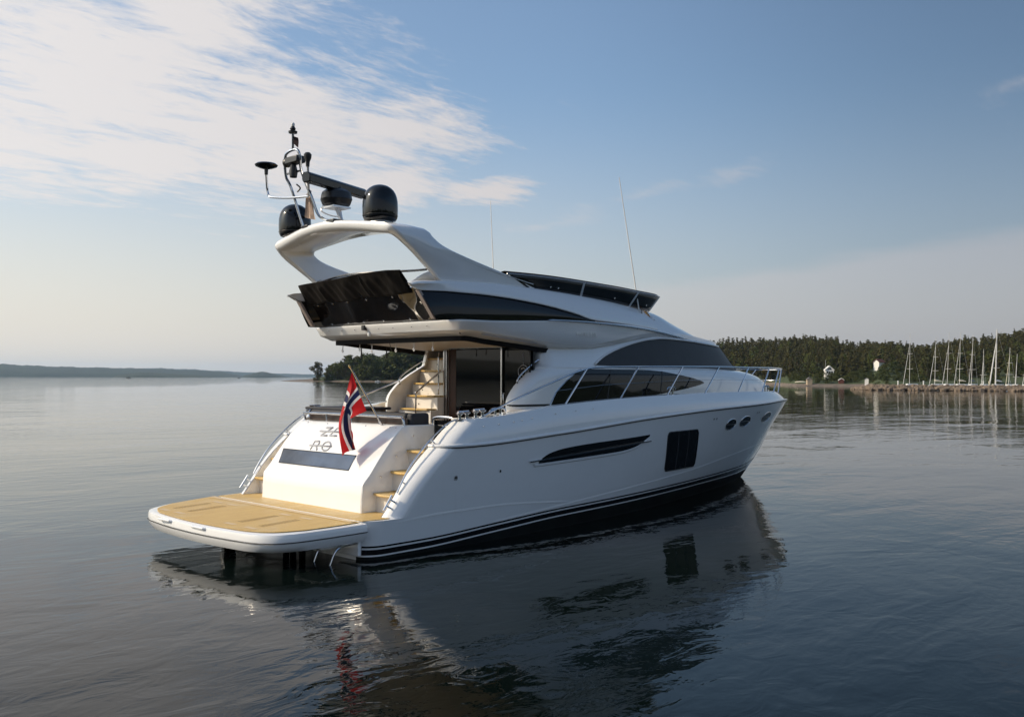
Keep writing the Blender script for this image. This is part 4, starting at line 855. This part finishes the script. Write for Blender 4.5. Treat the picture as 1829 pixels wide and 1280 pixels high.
def gz(u, d):
    s = ip(DS, u); t = max(0., min(1., (d - s) / (620 - s))); z = -.5 + 1.6 * min(1, max(0., (d - s) / 14)) + (ridge_z(u) - 1.1) * (t * t * (3 - 2 * t) * .6 + t * .4)
    z = -2 + (z + 2) * min(1., max(0., (u - 880) / 60), max(0., (2250 - u) / 60))
    z += 3.6 * math.exp(-((u - 1592) / 34) ** 2 - ((d - 372) / 34) ** 2)
    return z
g = MB(); us = lin(880, 2250, 120); dsn = [0, 5, 12, 20, 30, 45, 60, 80, 105, 130, 160, 195, 230, 270, 330, 420]
g.grid([[pol(az_(u), ip(DS, u) - 3 + d, gz(u, ip(DS, u) - 3 + d) if d < 400 else -2) for d in dsn] for u in us])
hs = g.out('wooded_hill', [GRASS, SHORE], None, smooth=60); hs['kind'] = 'structure'
for p in hs.data.polygons:
    if (p.index % (len(dsn) - 1)) < 2: p.material_index = 1
PSH = [(490, 600), (560, 590), (620, 575), (760, 560), (960, 560)]
def pz_(u, d):
    s = ip(PSH, u); t = max(0, min(1, (d - s) / 40)); k = ip([(490, 0), (520, .25), (556, .5), (580, 1.), (760, 1.6), (890, 1.6), (955, 0.)], u)
    return -.4 + (.7 + 2.6 * t) * k * min(1, max(0, d - s + .5) / 4)
g = MB(); g.grid([[pol(az_(u), ip(PSH, u) - 1 + d, pz_(u, ip(PSH, u) - 1 + d) if d < 135 else -2) for d in (0, 1.5, 4, 8, 16, 40, 90, 140)] for u in lin(488, 960, 60)])
ps = g.out('peninsula_ground', [GRASS, SHORE], None, smooth=60); ps['kind'] = 'structure'
for p in ps.data.polygons:
    if p.index % 7 < 2 or p.index < 7 * 10: p.material_index = 1
# the wooded shore that closes the bay behind the drone (seen in the glass and the topsides)
random.seed(9); rows = []
for k in range(121):
    a = 164 + k * 1.55; e = min(1, k / 12, (120 - k) / 8); h = (35 + 7 * math.sin(k * .21) + 4 * math.sin(k * .57 + 1) + random.uniform(-2.5, 2.5)) * e; d = 290 + 30 * math.sin(k * .09)
    rows.append([pol(a, d + q, -1 + (h + 1) * z) for q, z in ((0, 0), (1, .06), (6, .1), (8, .38), (40, .62), (80, .85), (120, 1), (220, .4), (300, 0))])
o = MB().grid(rows).out('near_shore', FARW, None, smooth=60); o['kind'] = 'structure'
rows = []
for k in range(60):
    a = 98 + k * 1.2; h = (34 + 8 * math.sin(k * .3) + random.uniform(-2, 2)) * min(1, k / 6, (59 - k) / 4); rows.append([pol(a, 1500 + q, -1 + (h + 1) * z) for q, z in ((0, 0), (5, .2), (60, .5), (180, .85), (300, 1), (600, 0))])
o = MB().grid(rows).out('outer_shore', FARW, None, smooth=60); o['kind'] = 'structure'
# far ridges across the fjord
def ridge(name, d, prof, depth, seed):
    random.seed(seed); us = lin(prof[0][0], prof[-1][0], 260); rows = []
    ph = [random.uniform(0, 6) for _ in range(6)]
    for u in us:
        h = ip(prof, u) * d / 1672; h += h * .03 * (math.sin(u * .11 + ph[0]) + .6 * math.sin(u * .31 + ph[1]) + .5 * math.sin(u * .83 + ph[2]) + random.uniform(-.5, .5)); h = max(.0, h)
        a = az_(u); rows.append([pol(a, d + q * depth, -1.5 + (h + 1.5) * z) for q, z in ((0, 0), (.02, .18), (.12, .45), (.25, .72), (.42, .93), (.5, 1), (.7, .8), (1, 0))])
    o = MB().grid(rows).out(name, FARW, None, smooth=60); o['kind'] = 'structure'
ridge('far_ridge', 5200, [(-700, 34), (-300, 27), (0, 22.5), (90, 19), (200, 17), (260, 16.0), (330, 14), (390, 10.5), (425, 4), (440, 0)], 1500, 1)
ridge('low_headland', 3900, [(200, 0), (215, 4), (260, 8.5), (300, 6.5), (350, 3.5), (385, .0)], 500, 2)
ridge('island', 4600, [(428, 0), (440, 4.5), (458, 8.5), (470, 10.5), (485, 7.5), (505, 3), (520, 0)], 500, 3)
ridge('distant_ridge', 8800, [(255, 16), (330, 14.5), (400, 11), (470, 8), (540, 6), (620, 5), (760, 4)], 1500, 4)

# ================================================================ trees
def leaffn(t, b):
    oi = t.add('ShaderNodeObjectInfo'); c = t.add('ShaderNodeTexCoord').outputs['Object']; n = t.noise(c, .55, 3, .6)
    base = t.mix(oi.outputs['Random'], (*b.inputs['Base Color'].default_value[:3], 1), tuple(x * y for x, y in zip(b.inputs['Base Color'].default_value[:3], (1.8, 1.35, 1.0))) + (1,))
    col = t.mix(t.sstep(n, .35, .7, 0., .8), base, tuple(x * 1.6 for x in b.inputs['Base Color'].default_value[:3]) + (1,)); t.l.new(col, b.inputs['Base Color'])
LEAFC = mat('conifer_needles', (.030, .042, .016), .85, fn=leaffn, spec=.2)
LEAFP = mat('pine_needles', (.044, .048, .020), .85, fn=leaffn, spec=.2)
LEAFD = mat('broad_leaves', (.054, .072, .020), .8, fn=leaffn, spec=.25)
BUSH = mat('shrub_leaves', (.036, .048, .015), .8, fn=leaffn, spec=.25)
BARK = mat('bark', (.06, .042, .03), .9)
def leaf(v, f, c, s, rnd):
    a = Vector((rnd.gauss(0, 1), rnd.gauss(0, 1), rnd.gauss(0, .8))).normalized(); q = a.orthogonal().normalized(); w_ = a.cross(q); n = len(v)
    k = rnd.uniform(.6, 1.2) * s; v += [c + q * k, c + w_ * k * .6, c - q * k * .9, c - w_ * k * .6]; f.append((n, n + 1, n + 2, n + 3))
def conifer(seed, h=12., w=2.1, fine=1.):
    r = random.Random(seed); v, f = [], []; lay = int(13 * fine)
    for i in range(lay):
        t = (i + .3) / lay; z = h * (.10 + .88 * t); rad = w * (1 - t ** 1.3) ** .9 * r.uniform(.75, 1.2) + .3
        for j in range(int(5 + 5 * (1 - t) * fine)):
            a = r.uniform(0, 6.283); L = rad * r.uniform(.65, 1.15); d = Vector((math.cos(a), math.sin(a), 0)); s = Vector((-d.y, d.x, 0)); o = Vector((0, 0, z + r.uniform(-.25, .25))); dr = L * r.uniform(.15, .5)
            n = len(v); v += [o + Vector((0, 0, .35)), o + d * L * .5 + s * L * .32 - Vector((0, 0, dr * .4)), o + d * L - Vector((0, 0, dr)), o + d * L * .5 - s * L * .32 - Vector((0, 0, dr * .4)), o - Vector((0, 0, .35))]
            f += [(n, n + 1, n + 2), (n, n + 2, n + 3), (n + 4, n + 1, n + 2), (n + 4, n + 2, n + 3)]
    return v, f
def crowned(seed, h, w, nl, clumps, base=.25, flat=1., ls=.3):
    r = random.Random(seed); v, f = [], []; cl = []
    for i in range(clumps):
        t = (i + r.random()) / clumps; z = h * (base + (1 - base) * t); rad = w * math.sin(math.pi * (.16 + .78 * t)) ** .8 * flat; a = r.uniform(0, 6.28); q = r.uniform(.15, .85) * rad
        cl.append((Vector((q * math.cos(a), q * math.sin(a), z * .94)), r.uniform(.26, .46) * w))
    for i in range(nl):
        c, rd_ = cl[r.randrange(clumps)]; d = Vector((r.gauss(0, 1), r.gauss(0, 1), r.gauss(0, 1))).normalized() * rd_ * r.uniform(.5, 1.08); d.z *= .7
        leaf(v, f, c + d, ls, r)
    return v, f, cl
def trunk_mb(h, r0, cl, rnd, k=5):
    m_ = MB().tube([(0, 0, -.4), (rnd.uniform(-.1, .1), rnd.uniform(-.1, .1), h * .45), (rnd.uniform(-.2, .2), 0, h * .9)], [r0 * 1.2, r0 * .8, r0 * .25], 6)
    for c, q in rnd.sample(cl, min(k, len(cl))): m_.tube([(0, 0, c.z * .7), tuple(c * .6 + Vector((0, 0, c.z * .36))), tuple(c)], [r0 * .4, r0 * .25, r0 * .1], 5)
    return m_
protoM = []
for k in range(6):
    v, f = conifer(k + 1, 10.5 + (k % 3) * .8, 2.1 + .25 * (k % 4)); me = bpy.data.meshes.new('conifer_crown'); tk_ = MB().tube([(0, 0, -.5), (0, 0, 9.5)], [.2, .06], 5); n0 = len(v); me.from_pydata([tuple(q) for q in v] + tk_.v, [], f + [tuple(i + n0 for i in q) for q in tk_.f]); me.materials.append(LEAFC if k % 2 else LEAFP); me.materials.append(BARK)
    for p in me.polygons: p.material_index = int(p.index >= len(f))
    protoM.append(me)
for k in range(7):
    v, f, cl = crowned(40 + k, 9.5 + k * .7, 2.9, 640, 20, .08, ls=.36) if k < 3 else crowned(40 + k, 11.5 + .5 * (k - 3), 2.5, 640, 17, .1, ls=.36); me = bpy.data.meshes.new('broadleaf_crown'); tk_ = MB().tube([(0, 0, -.5), (0, 0, 8.)], [.22, .08], 5)
    for c, q in cl: tk_.tube([(0, 0, c.z * .75), tuple(c)], [.07, .04], 4)
    n0 = len(v); me.from_pydata([tuple(q) for q in v] + tk_.v, [], f + [tuple(i + n0 for i in q) for q in tk_.f]); me.materials.append(LEAFD if k < 2 else LEAFP); me.materials.append(BARK)
    for p in me.polygons: p.material_index = int(p.index >= len(f))
    protoM.append(me)
v, f, cl = crowned(60, 3.2, 2.3, 700, 12, .05, ls=.19); shrubM = bpy.data.meshes.new('shrub_crown'); shrubM.from_pydata(v, [], f); shrubM.materials.append(BUSH)
rnd = random.Random(11)
KNOLL = [(rnd.uniform(1552, 1662), rnd.uniform(318, 386)) for _ in range(70)]
FRONT = [(880, 602), (1000, 524), (1180, 434), (1395, 424), (1415, 375), (1470, 385), (1500, 378), (1545, 372), (1570, 402), (1625, 396), (1650, 335), (2100, 330)]
spots = []
for i in range(1900):
    u = rnd.uniform(1225, 1900) if i < 1500 else rnd.choice((rnd.uniform(925, 1225), rnd.uniform(925, 1225), rnd.uniform(1900, 2210))); d0 = ip(FRONT, u); d = d0 + (632 - d0) * rnd.random() ** .9; spots.append((d, u))
spots.sort()
def clear(u, d):   # the houses stand in clearings
    return not ((abs(u - 1481) < 13 and d < 400) or (abs(u - 1567) < 14 and d < 420))
spots = [s for s in spots if clear(s[1], s[0])]
def place(me, name, loc, sc, rz, label, cat, group):
    o = bpy.data.objects.new(name, me); COL.objects.link(o); o.location = loc; o.scale = sc; o.rotation_euler = (0, 0, rz); tag(o, label, cat, group); return o
stuffv, stufff, stuffm = [], [], []
for i, (d, u) in enumerate(spots):
    k = rnd.randrange(6) if rnd.random() < .14 else 6 + rnd.choice((0, 1, 2, 3, 3, 4, 4, 5, 6))
    s = rnd.uniform(.58, .95) * (1 if k < 6 else .9); w_ = rnd.uniform(.85, 1.25) * s; loc = pol(az_(u), d, gz(u, d) - .2); rz = rnd.uniform(0, 6.28)
    if i < 280 and 1225 <= u <= 1900:
        nm, lb, gp = ('conifer_tree', 'dark conifer on the wooded hill across the bay', 'conifers on the wooded hill') if k < 6 else ('broadleaf_tree', 'rounded green broadleaf tree among the conifers on the hill', 'broadleaf trees on the wooded hill')
        place(protoM[k], nm, loc, (w_, w_, s), rz, lb, 'tree', gp)
    else:
        n = len(stuffv); co, si = math.cos(rz), math.sin(rz)
        for vv in protoM[k].vertices: x, y, z = vv.co; stuffv.append((loc.x + (x * co - y * si) * w_, loc.y + (x * si + y * co) * w_, loc.z + z * s))
        for p in protoM[k].polygons: stufff.append(tuple(q + n for q in p.vertices)); stuffm.append(2 if p.material_index else (1 if k in (6, 7) else 0))
sw = build('distant_wood', stuffv, stufff, [LEAFP, LEAFD, BARK], None, smooth=0, mi=stuffm); sw['kind'] = 'stuff'; sw['label'] = 'dense wood covering the back of the hill across the bay'; sw['category'] = 'wood'
for i in range(95):
    u = rnd.choice([rnd.uniform(1400, 1440), rnd.uniform(1455, 1500), rnd.uniform(1508, 1545), rnd.uniform(1552, 1700), rnd.uniform(1600, 1850)]); d = ip(DS, u) + rnd.uniform(10, 60); s = rnd.uniform(.5, 1.3)
    place(shrubM, 'shrub', pol(az_(u), d, gz(u, d) - .2), (s, s, s * rnd.uniform(.6, 1.)), rnd.uniform(0, 6), 'light green shrub low on the slope above the far shore', 'shrub', 'shrubs along the far shore')
for u, d in KNOLL:
    if abs(u - 1566) < 9 and d > 340: continue
    s = rnd.uniform(.35, .8); place(shrubM, 'shrub', pol(az_(u), d, gz(u, d) - .35), (s, s, s * .7), rnd.uniform(0, 6), 'low shrub on the rough grassy knoll below the red-roofed house', 'shrub', 'shrubs on the knoll')
# the point of land to the left: each tree its own trunk and crown
def full_tree(name, loc, kind, h, w_, label, group, seed, rz=0.):
    r = random.Random(seed); o = thing(name, label, 'tree', loc, group)
    if kind == 'pine': v, f, cl = crowned(seed, h, w_, 2200, 24, .2, 1., .36); m_ = LEAFP
    elif kind == 'leaf': v, f, cl = crowned(seed, h, w_, 1500, 20, .14, 1., .5); m_ = LEAFD
    else: 
        v, f = conifer(seed, h, w_, 1.7); cl = [(Vector((.5, 0, h * .4)), 1), (Vector((-.5, .3, h * .6)), 1)]; m_ = LEAFC
    trunk_mb(h, .22 + h * .008, cl, r).out('trunk', BARK, o)
    me = bpy.data.meshes.new('crown'); me.from_pydata([tuple(x) for x in v], [], f); me.materials.append(m_); link('crown', me, o)
    return o
TPV = [(560, 648), (585, 650), (600, 648), (620, 634), (637, 630), (660, 630), (690, 632), (700, 622), (730, 610), (780, 606), (850, 606), (960, 612)]
protos = []
rp = random.Random(5)
lone = full_tree('pine_tree', pol(az_(567), 588, .9), 'pine', 11.0, 4.6, 'lone pine with a spreading crown at the very tip of the wooded point', None, 21)
for k, (kind, h, w_) in enumerate((('leaf', 16, 5.2), ('leaf', 15, 4.6), ('pine', 17, 4.2), ('conifer', 18, 3.4), ('leaf', 17, 4.2), ('conifer', 16, 3.0), ('pine', 16, 4.6))):
    protos.append((kind, h, full_tree('x', (0, 0, 0), kind, h, w_, 'x', 'trees on the wooded point', 70 + k)))
used = set()
for i in range(110):
    if i < 24: u = 584 + i * 7.2 + rp.uniform(-4, 4)
    else: u = rp.uniform(584, 880)
    d = ip(PSH, u) + (rp.uniform(5, 12) if i < 24 else rp.uniform(8, 70)); gz0 = pz_(u, d); top = 2.65 + (673.4 - ip(TPV, u) - (rp.uniform(2, 12) if i < 40 else rp.uniform(-2, 6))) * d / 1672
    k = rp.randrange(7); kind, h, P0 = protos[k]; s = max(.3, (top - gz0) / h)
    if k in used:
        o = P0.copy(); COL.objects.link(o)
        for ch in P0.children: c = ch.copy(); COL.objects.link(c); c.parent = o
    else: o = P0; used.add(k)
    o.name = {'leaf': 'broadleaf_tree', 'pine': 'pine_tree', 'conifer': 'conifer_tree'}[kind]
    o['label'] = {'leaf': 'bushy dark broadleaf tree in the grove on the wooded point', 'pine': 'tall pine in the grove on the wooded point', 'conifer': 'pointed conifer in the grove on the wooded point'}[kind]
    o['group'] = {'leaf': 'broadleaf trees on the wooded point', 'pine': 'pines on the wooded point', 'conifer': 'conifers on the wooded point'}[kind]
    o.location = pol(az_(u), d, gz0 - .2); ws = s * rp.uniform(1.05, 1.4); o.scale = (ws, ws, s); o.rotation_euler = (0, 0, rp.uniform(0, 6.28))
for i in range(16):
    u = rp.uniform(562, 760); d = ip(PSH, u) + rp.uniform(2, 6); s = rp.uniform(.6, 1.1)
    place(shrubM, 'shrub', pol(az_(u), d, pz_(u, d) - .2), (s * 1.3, s * 1.3, s), rp.uniform(0, 6), 'low dark shrub at the waterline of the wooded point', 'shrub', 'shrubs along the wooded point')

# ================================================================ breakwater, boats and houses on the far shore
ROCK = mat('breakwater_rock', (.30, .23, .17), .9, fn=landfn((.29, .22, .155), (.19, .145, .105), (.10, .085, .065), .8))
rk = random.Random(8); B = MB()
def rock(c, s):
    v = []; 
    for i in range(4):
        ph = math.pi * (i + .5) / 4
        for j in range(6):
            th = 6.283 * (j + rk.random() * .5) / 6; k = rk.uniform(.75, 1.15); v.append(c + Vector((s[0] * math.sin(ph) * math.cos(th), s[1] * math.sin(ph) * math.sin(th), s[2] * math.cos(ph))) * k)
    B.grid([v[i * 6:i * 6 + 6] for i in range(4)], cyc=True); n = len(B.v); B.f += [tuple(range(n - 24, n - 18)), tuple(range(n - 6, n))]; B.mi += [0, 0]
for i in range(1300):
    u = rk.uniform(1522, 1935); t = rk.random(); end = min(1, (u - 1515) / 40)
    d = 238 + (t - .5) * 8 + (0 if u > 1560 else (1560 - u) * .5); z = (.95 * (1 - abs(t - .55) * 1.7)) * end + rk.uniform(-.15, .15); s = rk.uniform(.35, .75)
    rock(pol(az_(u), d, z), (s * 1.25, s, s * .62))
bw = B.out('breakwater', ROCK, None, smooth=0); tag(bw, 'long low breakwater of piled brown rocks in front of the sailing boats', 'breakwater')
SAILW = mat('mast_white', (.60, .59, .56), .4); COVB = mat('cover_blue', (.05, .07, .11), .7); COVC = mat('cover_cream', (.62, .56, .42), .7); COVG = mat('cover_green', (.03, .16, .12), .7); HULLW = mat('boat_white', (.75, .75, .74), .3)
def sailboat(u, vt, ub_mast, ub_stay, vstay, label, spreads=2, boom=None, r=.058, cover=None, L=9.5, d=262., lean=0.):
    o = thing('sailing_boat', label, 'sailing boat', pol(az_(ub_mast), d, 0), 'sailing boats behind the breakwater')
    H_ = 2.65 + (676.6 - vt) * d / 1672; rt = RGT; aw = FWD
    lat = (ub_stay - ub_mast) * d / 1672; J = max(2.6, min(4.2, abs(lat) * 1.3)); al = max(.05, 1 - (lat / J) ** 2) ** .5; bow = rt * (lat / J) - aw * al; bow.normalize(); sid = Vector((-bow.y, bow.x, 0))
    def P(f, s, z): return bow * f + sid * s + Vector((0, 0, z))
    rows = []
    for k in range(13):
        t = k / 12; f = J + .5 - L * (1 - t); w_ = 1.45 * math.sin(math.pi * min(1, .28 + .72 * t)) ** .6 if t < 1 else .02
        rows.append([P(f - (.6 if t == 1 else 0), 0, -.4), P(f, w_ * .8, .0), P(f, w_, .85 + .15 * t), P(f, w_ * .9, .9 + .15 * t), P(f, 0, 1.0 + .15 * t), P(f, -w_ * .9, .9 + .15 * t), P(f, -w_, .85 + .15 * t), P(f, -w_ * .8, 0), P(f, 0, -.4)])
    MB().grid(rows).out('hull', HULLW, o)
    MB().prism([P(-3, .8, .95), P(.4, .7, .95), P(1.4, .3, .95), P(1.4, -.3, .95), P(.4, -.7, .95), P(-3, -.8, .95)], (0, 0, .42)).out('cabin', HULLW, o, bevel=.08)
    tip = Vector((rt.x, rt.y, 0)) * ((lean) * d / 1672) + Vector((0, 0, H_))
    m_ = MB().tube([(0, 0, 1.0), tip * .5 + Vector((0, 0, .5)), tip], [r, r * .95, r * .7], 6)
    ms = m_.out('mast', SAILW, o)
    zs = 2.65 + (676.6 - vstay) * d / 1672; a = tip * (zs / H_)
    b = bow * J + Vector((0, 0, 1.25)); MB().tube([a, a.lerp(b, .5), b], [r * .4, r * .85, r * 1.1], 6).out('furled_sail', cover or SAILW, o)
    for k in range(spreads):
        z = H_ * (.36 + .27 * k); c = tip * (z / H_); e = (1.05 - .2 * k) * (.8 if spreads > 1 else .7); MB().tube([c + sid * e - bow * .15 + Vector((0, 0, .06)), c, c - sid * e - bow * .15 + Vector((0, 0, .06))], .035, 5).out('spreader', SAILW, o)
    MB().tube([c_ for c_ in (tip, bow * (J - L + .6) + Vector((0, 0, 1.2)))], .012, 4).out('backstay', ALU, o)
    if boom: MB().tube([P(-.2, 0, 2.3), P(-1.8, 0, 2.25), P(-3.6, 0, 2.05)], [.26, .2, .1], 7).out('boom_cover', boom, o)
    return o
sailboat(1625.6, 601.4, 1624.5, 1608.5, 616, 'sailing boat with the bare mast standing alone at the left end of the row', boom=None, lean=.8)
sailboat(1671, 610, 1669.5, 1656, 622, 'shorter masted sailing boat with a cream cover, second mast from the left', boom=COVC, lean=1.8)
sailboat(1695, 601.4, 1691.5, 1679, 619, 'sailing boat with a tall slightly leaning mast, third mast from the left', lean=3.5)
sailboat(1715, 601.4, 1713.5, 1700, 614, 'sailing boat with a thick furled foresail, fourth mast from the left', boom=COVC, lean=1.7)
sailboat(1737, 605, 1735, 1724.5, 624, 'sailing boat just left of the short dark stayed mast, fifth mast from the left', boom=COVB, lean=2.5)
sailboat(1757, 629, 1756, 1746.5, 642, 'smallest sailing boat with a short mast left of the big white mast', spreads=1, r=.06, L=7, lean=.6)
sailboat(1780, 597.6, 1778, 1762, 611, 'largest sailing boat with a thick white mast and a white boom cover', boom=SAILW, r=.16, L=13, lean=2.4)
sailboat(1803.5, 626.6, 1801.5, 1790.5, 637, 'sailing boat just right of the thick white mast, with a cream furled sail', cover=COVC, lean=2)
sailboat(1816.5, 637, 1813.5, 1806, 650, 'sailing boat with a single spreader, second mast right of the thick white one', spreads=1, lean=3)
sailboat(1834, 628, 1832, 1820.5, 652, 'sailing boat cut by the right edge, only its slanting furled sail in view', lean=2)
def hut(name, label, u, d, z, w_, h, roofh, dep, wall, roof, rot=0., win=0, over=.25):
    o = thing(name, label, 'house', pol(az_(u), d, z)); a = R(az_(u) + 180 + rot); n = Vector((math.cos(a), math.sin(a), 0)); s = Vector((-n.y, n.x, 0))
    def P(x, y, zz): return s * x + n * y + Vector((0, 0, zz))
    MB().prism([P(-w_ / 2, 0, -1.5), P(w_ / 2, 0, -1.5), P(w_ / 2, 0, h), P(0, 0, h + roofh), P(-w_ / 2, 0, h)], -n * dep).out('wall', wall, o, smooth=0)
    k = roofh / (w_ / 2)
    MB().prism([P(-w_ / 2 - over, over, h - over * k), P(0, over, h + roofh), P(w_ / 2 + over, over, h - over * k), P(w_ / 2 + over, over, h - over * k + .15), P(0, over, h + roofh + .18), P(-w_ / 2 - over, over, h - over * k + .15)], -n * (dep + 2 * over)).out('roof', roof, o, smooth=0)
    for i in range(win):
        x = (-.5 + (i + .5) / win) * w_ * .8; q = w_ * .8 / win * .36
        for zz in ([h * .35] if win < 3 else [h * .3]): MB().prism([P(x - q, .02, zz), P(x + q, .02, zz), P(x + q, .02, zz + h * .38), P(x - q, .02, zz + h * .38)], n * .04).out('window', GLASS, o, smooth=0)
    if win >= 3: MB().prism([P(-w_ * .28, .02, h * .98), P(-.08, .02, h * .98), P(-.08, .02, h + roofh * .6), ], n * .04).prism([P(w_ * .28, .02, h * .98), P(.08, .02, h * .98), P(.08, .02, h + roofh * .6)], n * .04).out('gable_window', GLASS, o, smooth=0)
    return o
WALLW = mat('painted_white', (.8, .78, .74), .6); TILE = mat('red_tile', (.12, .045, .032), .8); REDW = mat('red_boards', (.11, .035, .026), .8); BEIG = mat('beige_boards', (.42, .33, .23), .8); SLATE = mat('grey_roof', (.12, .11, .11), .8)
h1 = hut('house', 'white timber house with a glazed gable among the trees above the shore', 1482, 372, 4.1, 3.0, 1.9, 1.35, 4.5, WALLW, WALLW, 8, 3)
MB().tube([RGT * -1.6 + Vector((0, 0, -1)), RGT * -1.6 + Vector((0, 0, 5.6))], .05, 6).out('flagpole', SAILW, h1)
hut('house', 'white house with a red tiled roof on the green knoll', 1565, 396, 7.3, 2.5, 2.0, 1.0, 3.4, WALLW, TILE, -35, 0, .35)
hut('boathouse', 'small beige boathouse at the water edge below the wood', 1446.5, 347, 1.0, 1.7, 1.3, .6, 2.2, BEIG, SLATE, 12, 0, .15)
hut('boathouse', 'little red boathouse with pale gable edges near the rocks', 1503, 346, 1.3, 1.7, .8, .6, 2.2, REDW, WALLW, 5, 0, .12)
hut('hut', 'tiny white hut at the root of the rock breakwater', 1548, 336, 1.3, 1.2, 1.2, .35, 1.4, WALLW, SLATE, 0, 0, .1)
tag(MB().grid([[pol(az_(1430), 344, 1.3) + RGT * (x * 2.2) + Vector((0, 0, .45 * math.sin(a) * (1 - x * x) ** .5)) + FWD * (.6 * math.cos(a) * (1 - x * x) ** .5) for a in lin(0, 3.1416, 7)] for x in lin(-1, 1, 11)]).out('upturned_boat', COVC, None), 'pale yellow upturned boat lying on the beach left of the beige boathouse', 'boat')
def motorboat(u, d, L, label, dark=True, rev=1):
    o = thing('motorboat', label, 'motorboat', pol(az_(u), d, 0)); m_ = mat('boat_dark', (.06, .065, .07), .5) if dark else HULLW; s = RGT * rev
    MB().grid([[s * (L * (t - .5)) + FWD * (y * L * .16 * math.sin(math.pi * min(1, .3 + .7 * (1 - t))) ** .6) + Vector((0, 0, z + .25 * (1 - t))) for y, z in ((0, -.3), (-.8, 0), (-1, L * .1), (0, L * .11), (1, L * .1), (.8, 0), (0, -.3))] for t in lin(0, 1, 9)]).out('hull', m_, o)
    MB().prism([s * (-L * .15) + Vector((0, 0, L * .1)), s * (L * .22) + Vector((0, 0, L * .1)), s * (L * .2) + Vector((0, 0, L * .24)), s * (-L * .05) + Vector((0, 0, L * .24))], FWD * L * .14).out('cabin', m_, o, bevel=.1)
motorboat(229.5, 1700, 8, 'dark motorboat on the open water below the far ridge, nearer the left edge')
motorboat(427, 1900, 6, 'tiny dark motorboat on the open water left of the island')
motorboat(674.5, 548, 3.2, 'small white boat moored close under the trees of the wooded point', dark=False)
for i, (u, lab) in enumerate(((1604, 'pale post on the breakwater left of the first two masts'), (1649.5, 'pale post on the breakwater between the first and second masts'), (1756.5, 'pale post on the breakwater below the shortest mast'), (1767, 'yellowish post on the breakwater left of the thick white mast'))):
    tag(MB().tube([pol(az_(u), 239, .9), pol(az_(u), 239, 2.0)], .14, 8).lathe([(.2, 0), (.2, .12), (0, .2)], pol(az_(u), 239, 2.0), 8).out('mooring_post', COVC if i == 3 else WHT, None), lab, 'post')

# ================================================================ the air over the fjord
me = bpy.data.meshes.new('haze'); b_ = MB().box((-13500, -13500, -4), (13500, 13500, 190)); me.from_pydata(b_.v, [], b_.f); hz = link('haze', me); hz['kind'] = 'stuff'
bm = bmesh.new(); bm.from_mesh(me); bmesh.ops.recalc_face_normals(bm, faces=bm.faces); bm.to_mesh(me); bm.free()
HZ = bpy.data.materials.new('haze_air'); HZ.use_nodes = True; t = NT(HZ.node_tree); t.n.clear()
pv_ = t.add('ShaderNodeVolumePrincipled'); pv_.inputs['Color'].default_value = (.52, .74, 1.0, 1); pv_.inputs['Density'].default_value = .00005; pv_.inputs['Anisotropy'].default_value = .2
ot = t.add('ShaderNodeOutputMaterial'); t.l.new(pv_.outputs[0], ot.inputs['Volume']); me.materials.append(HZ)
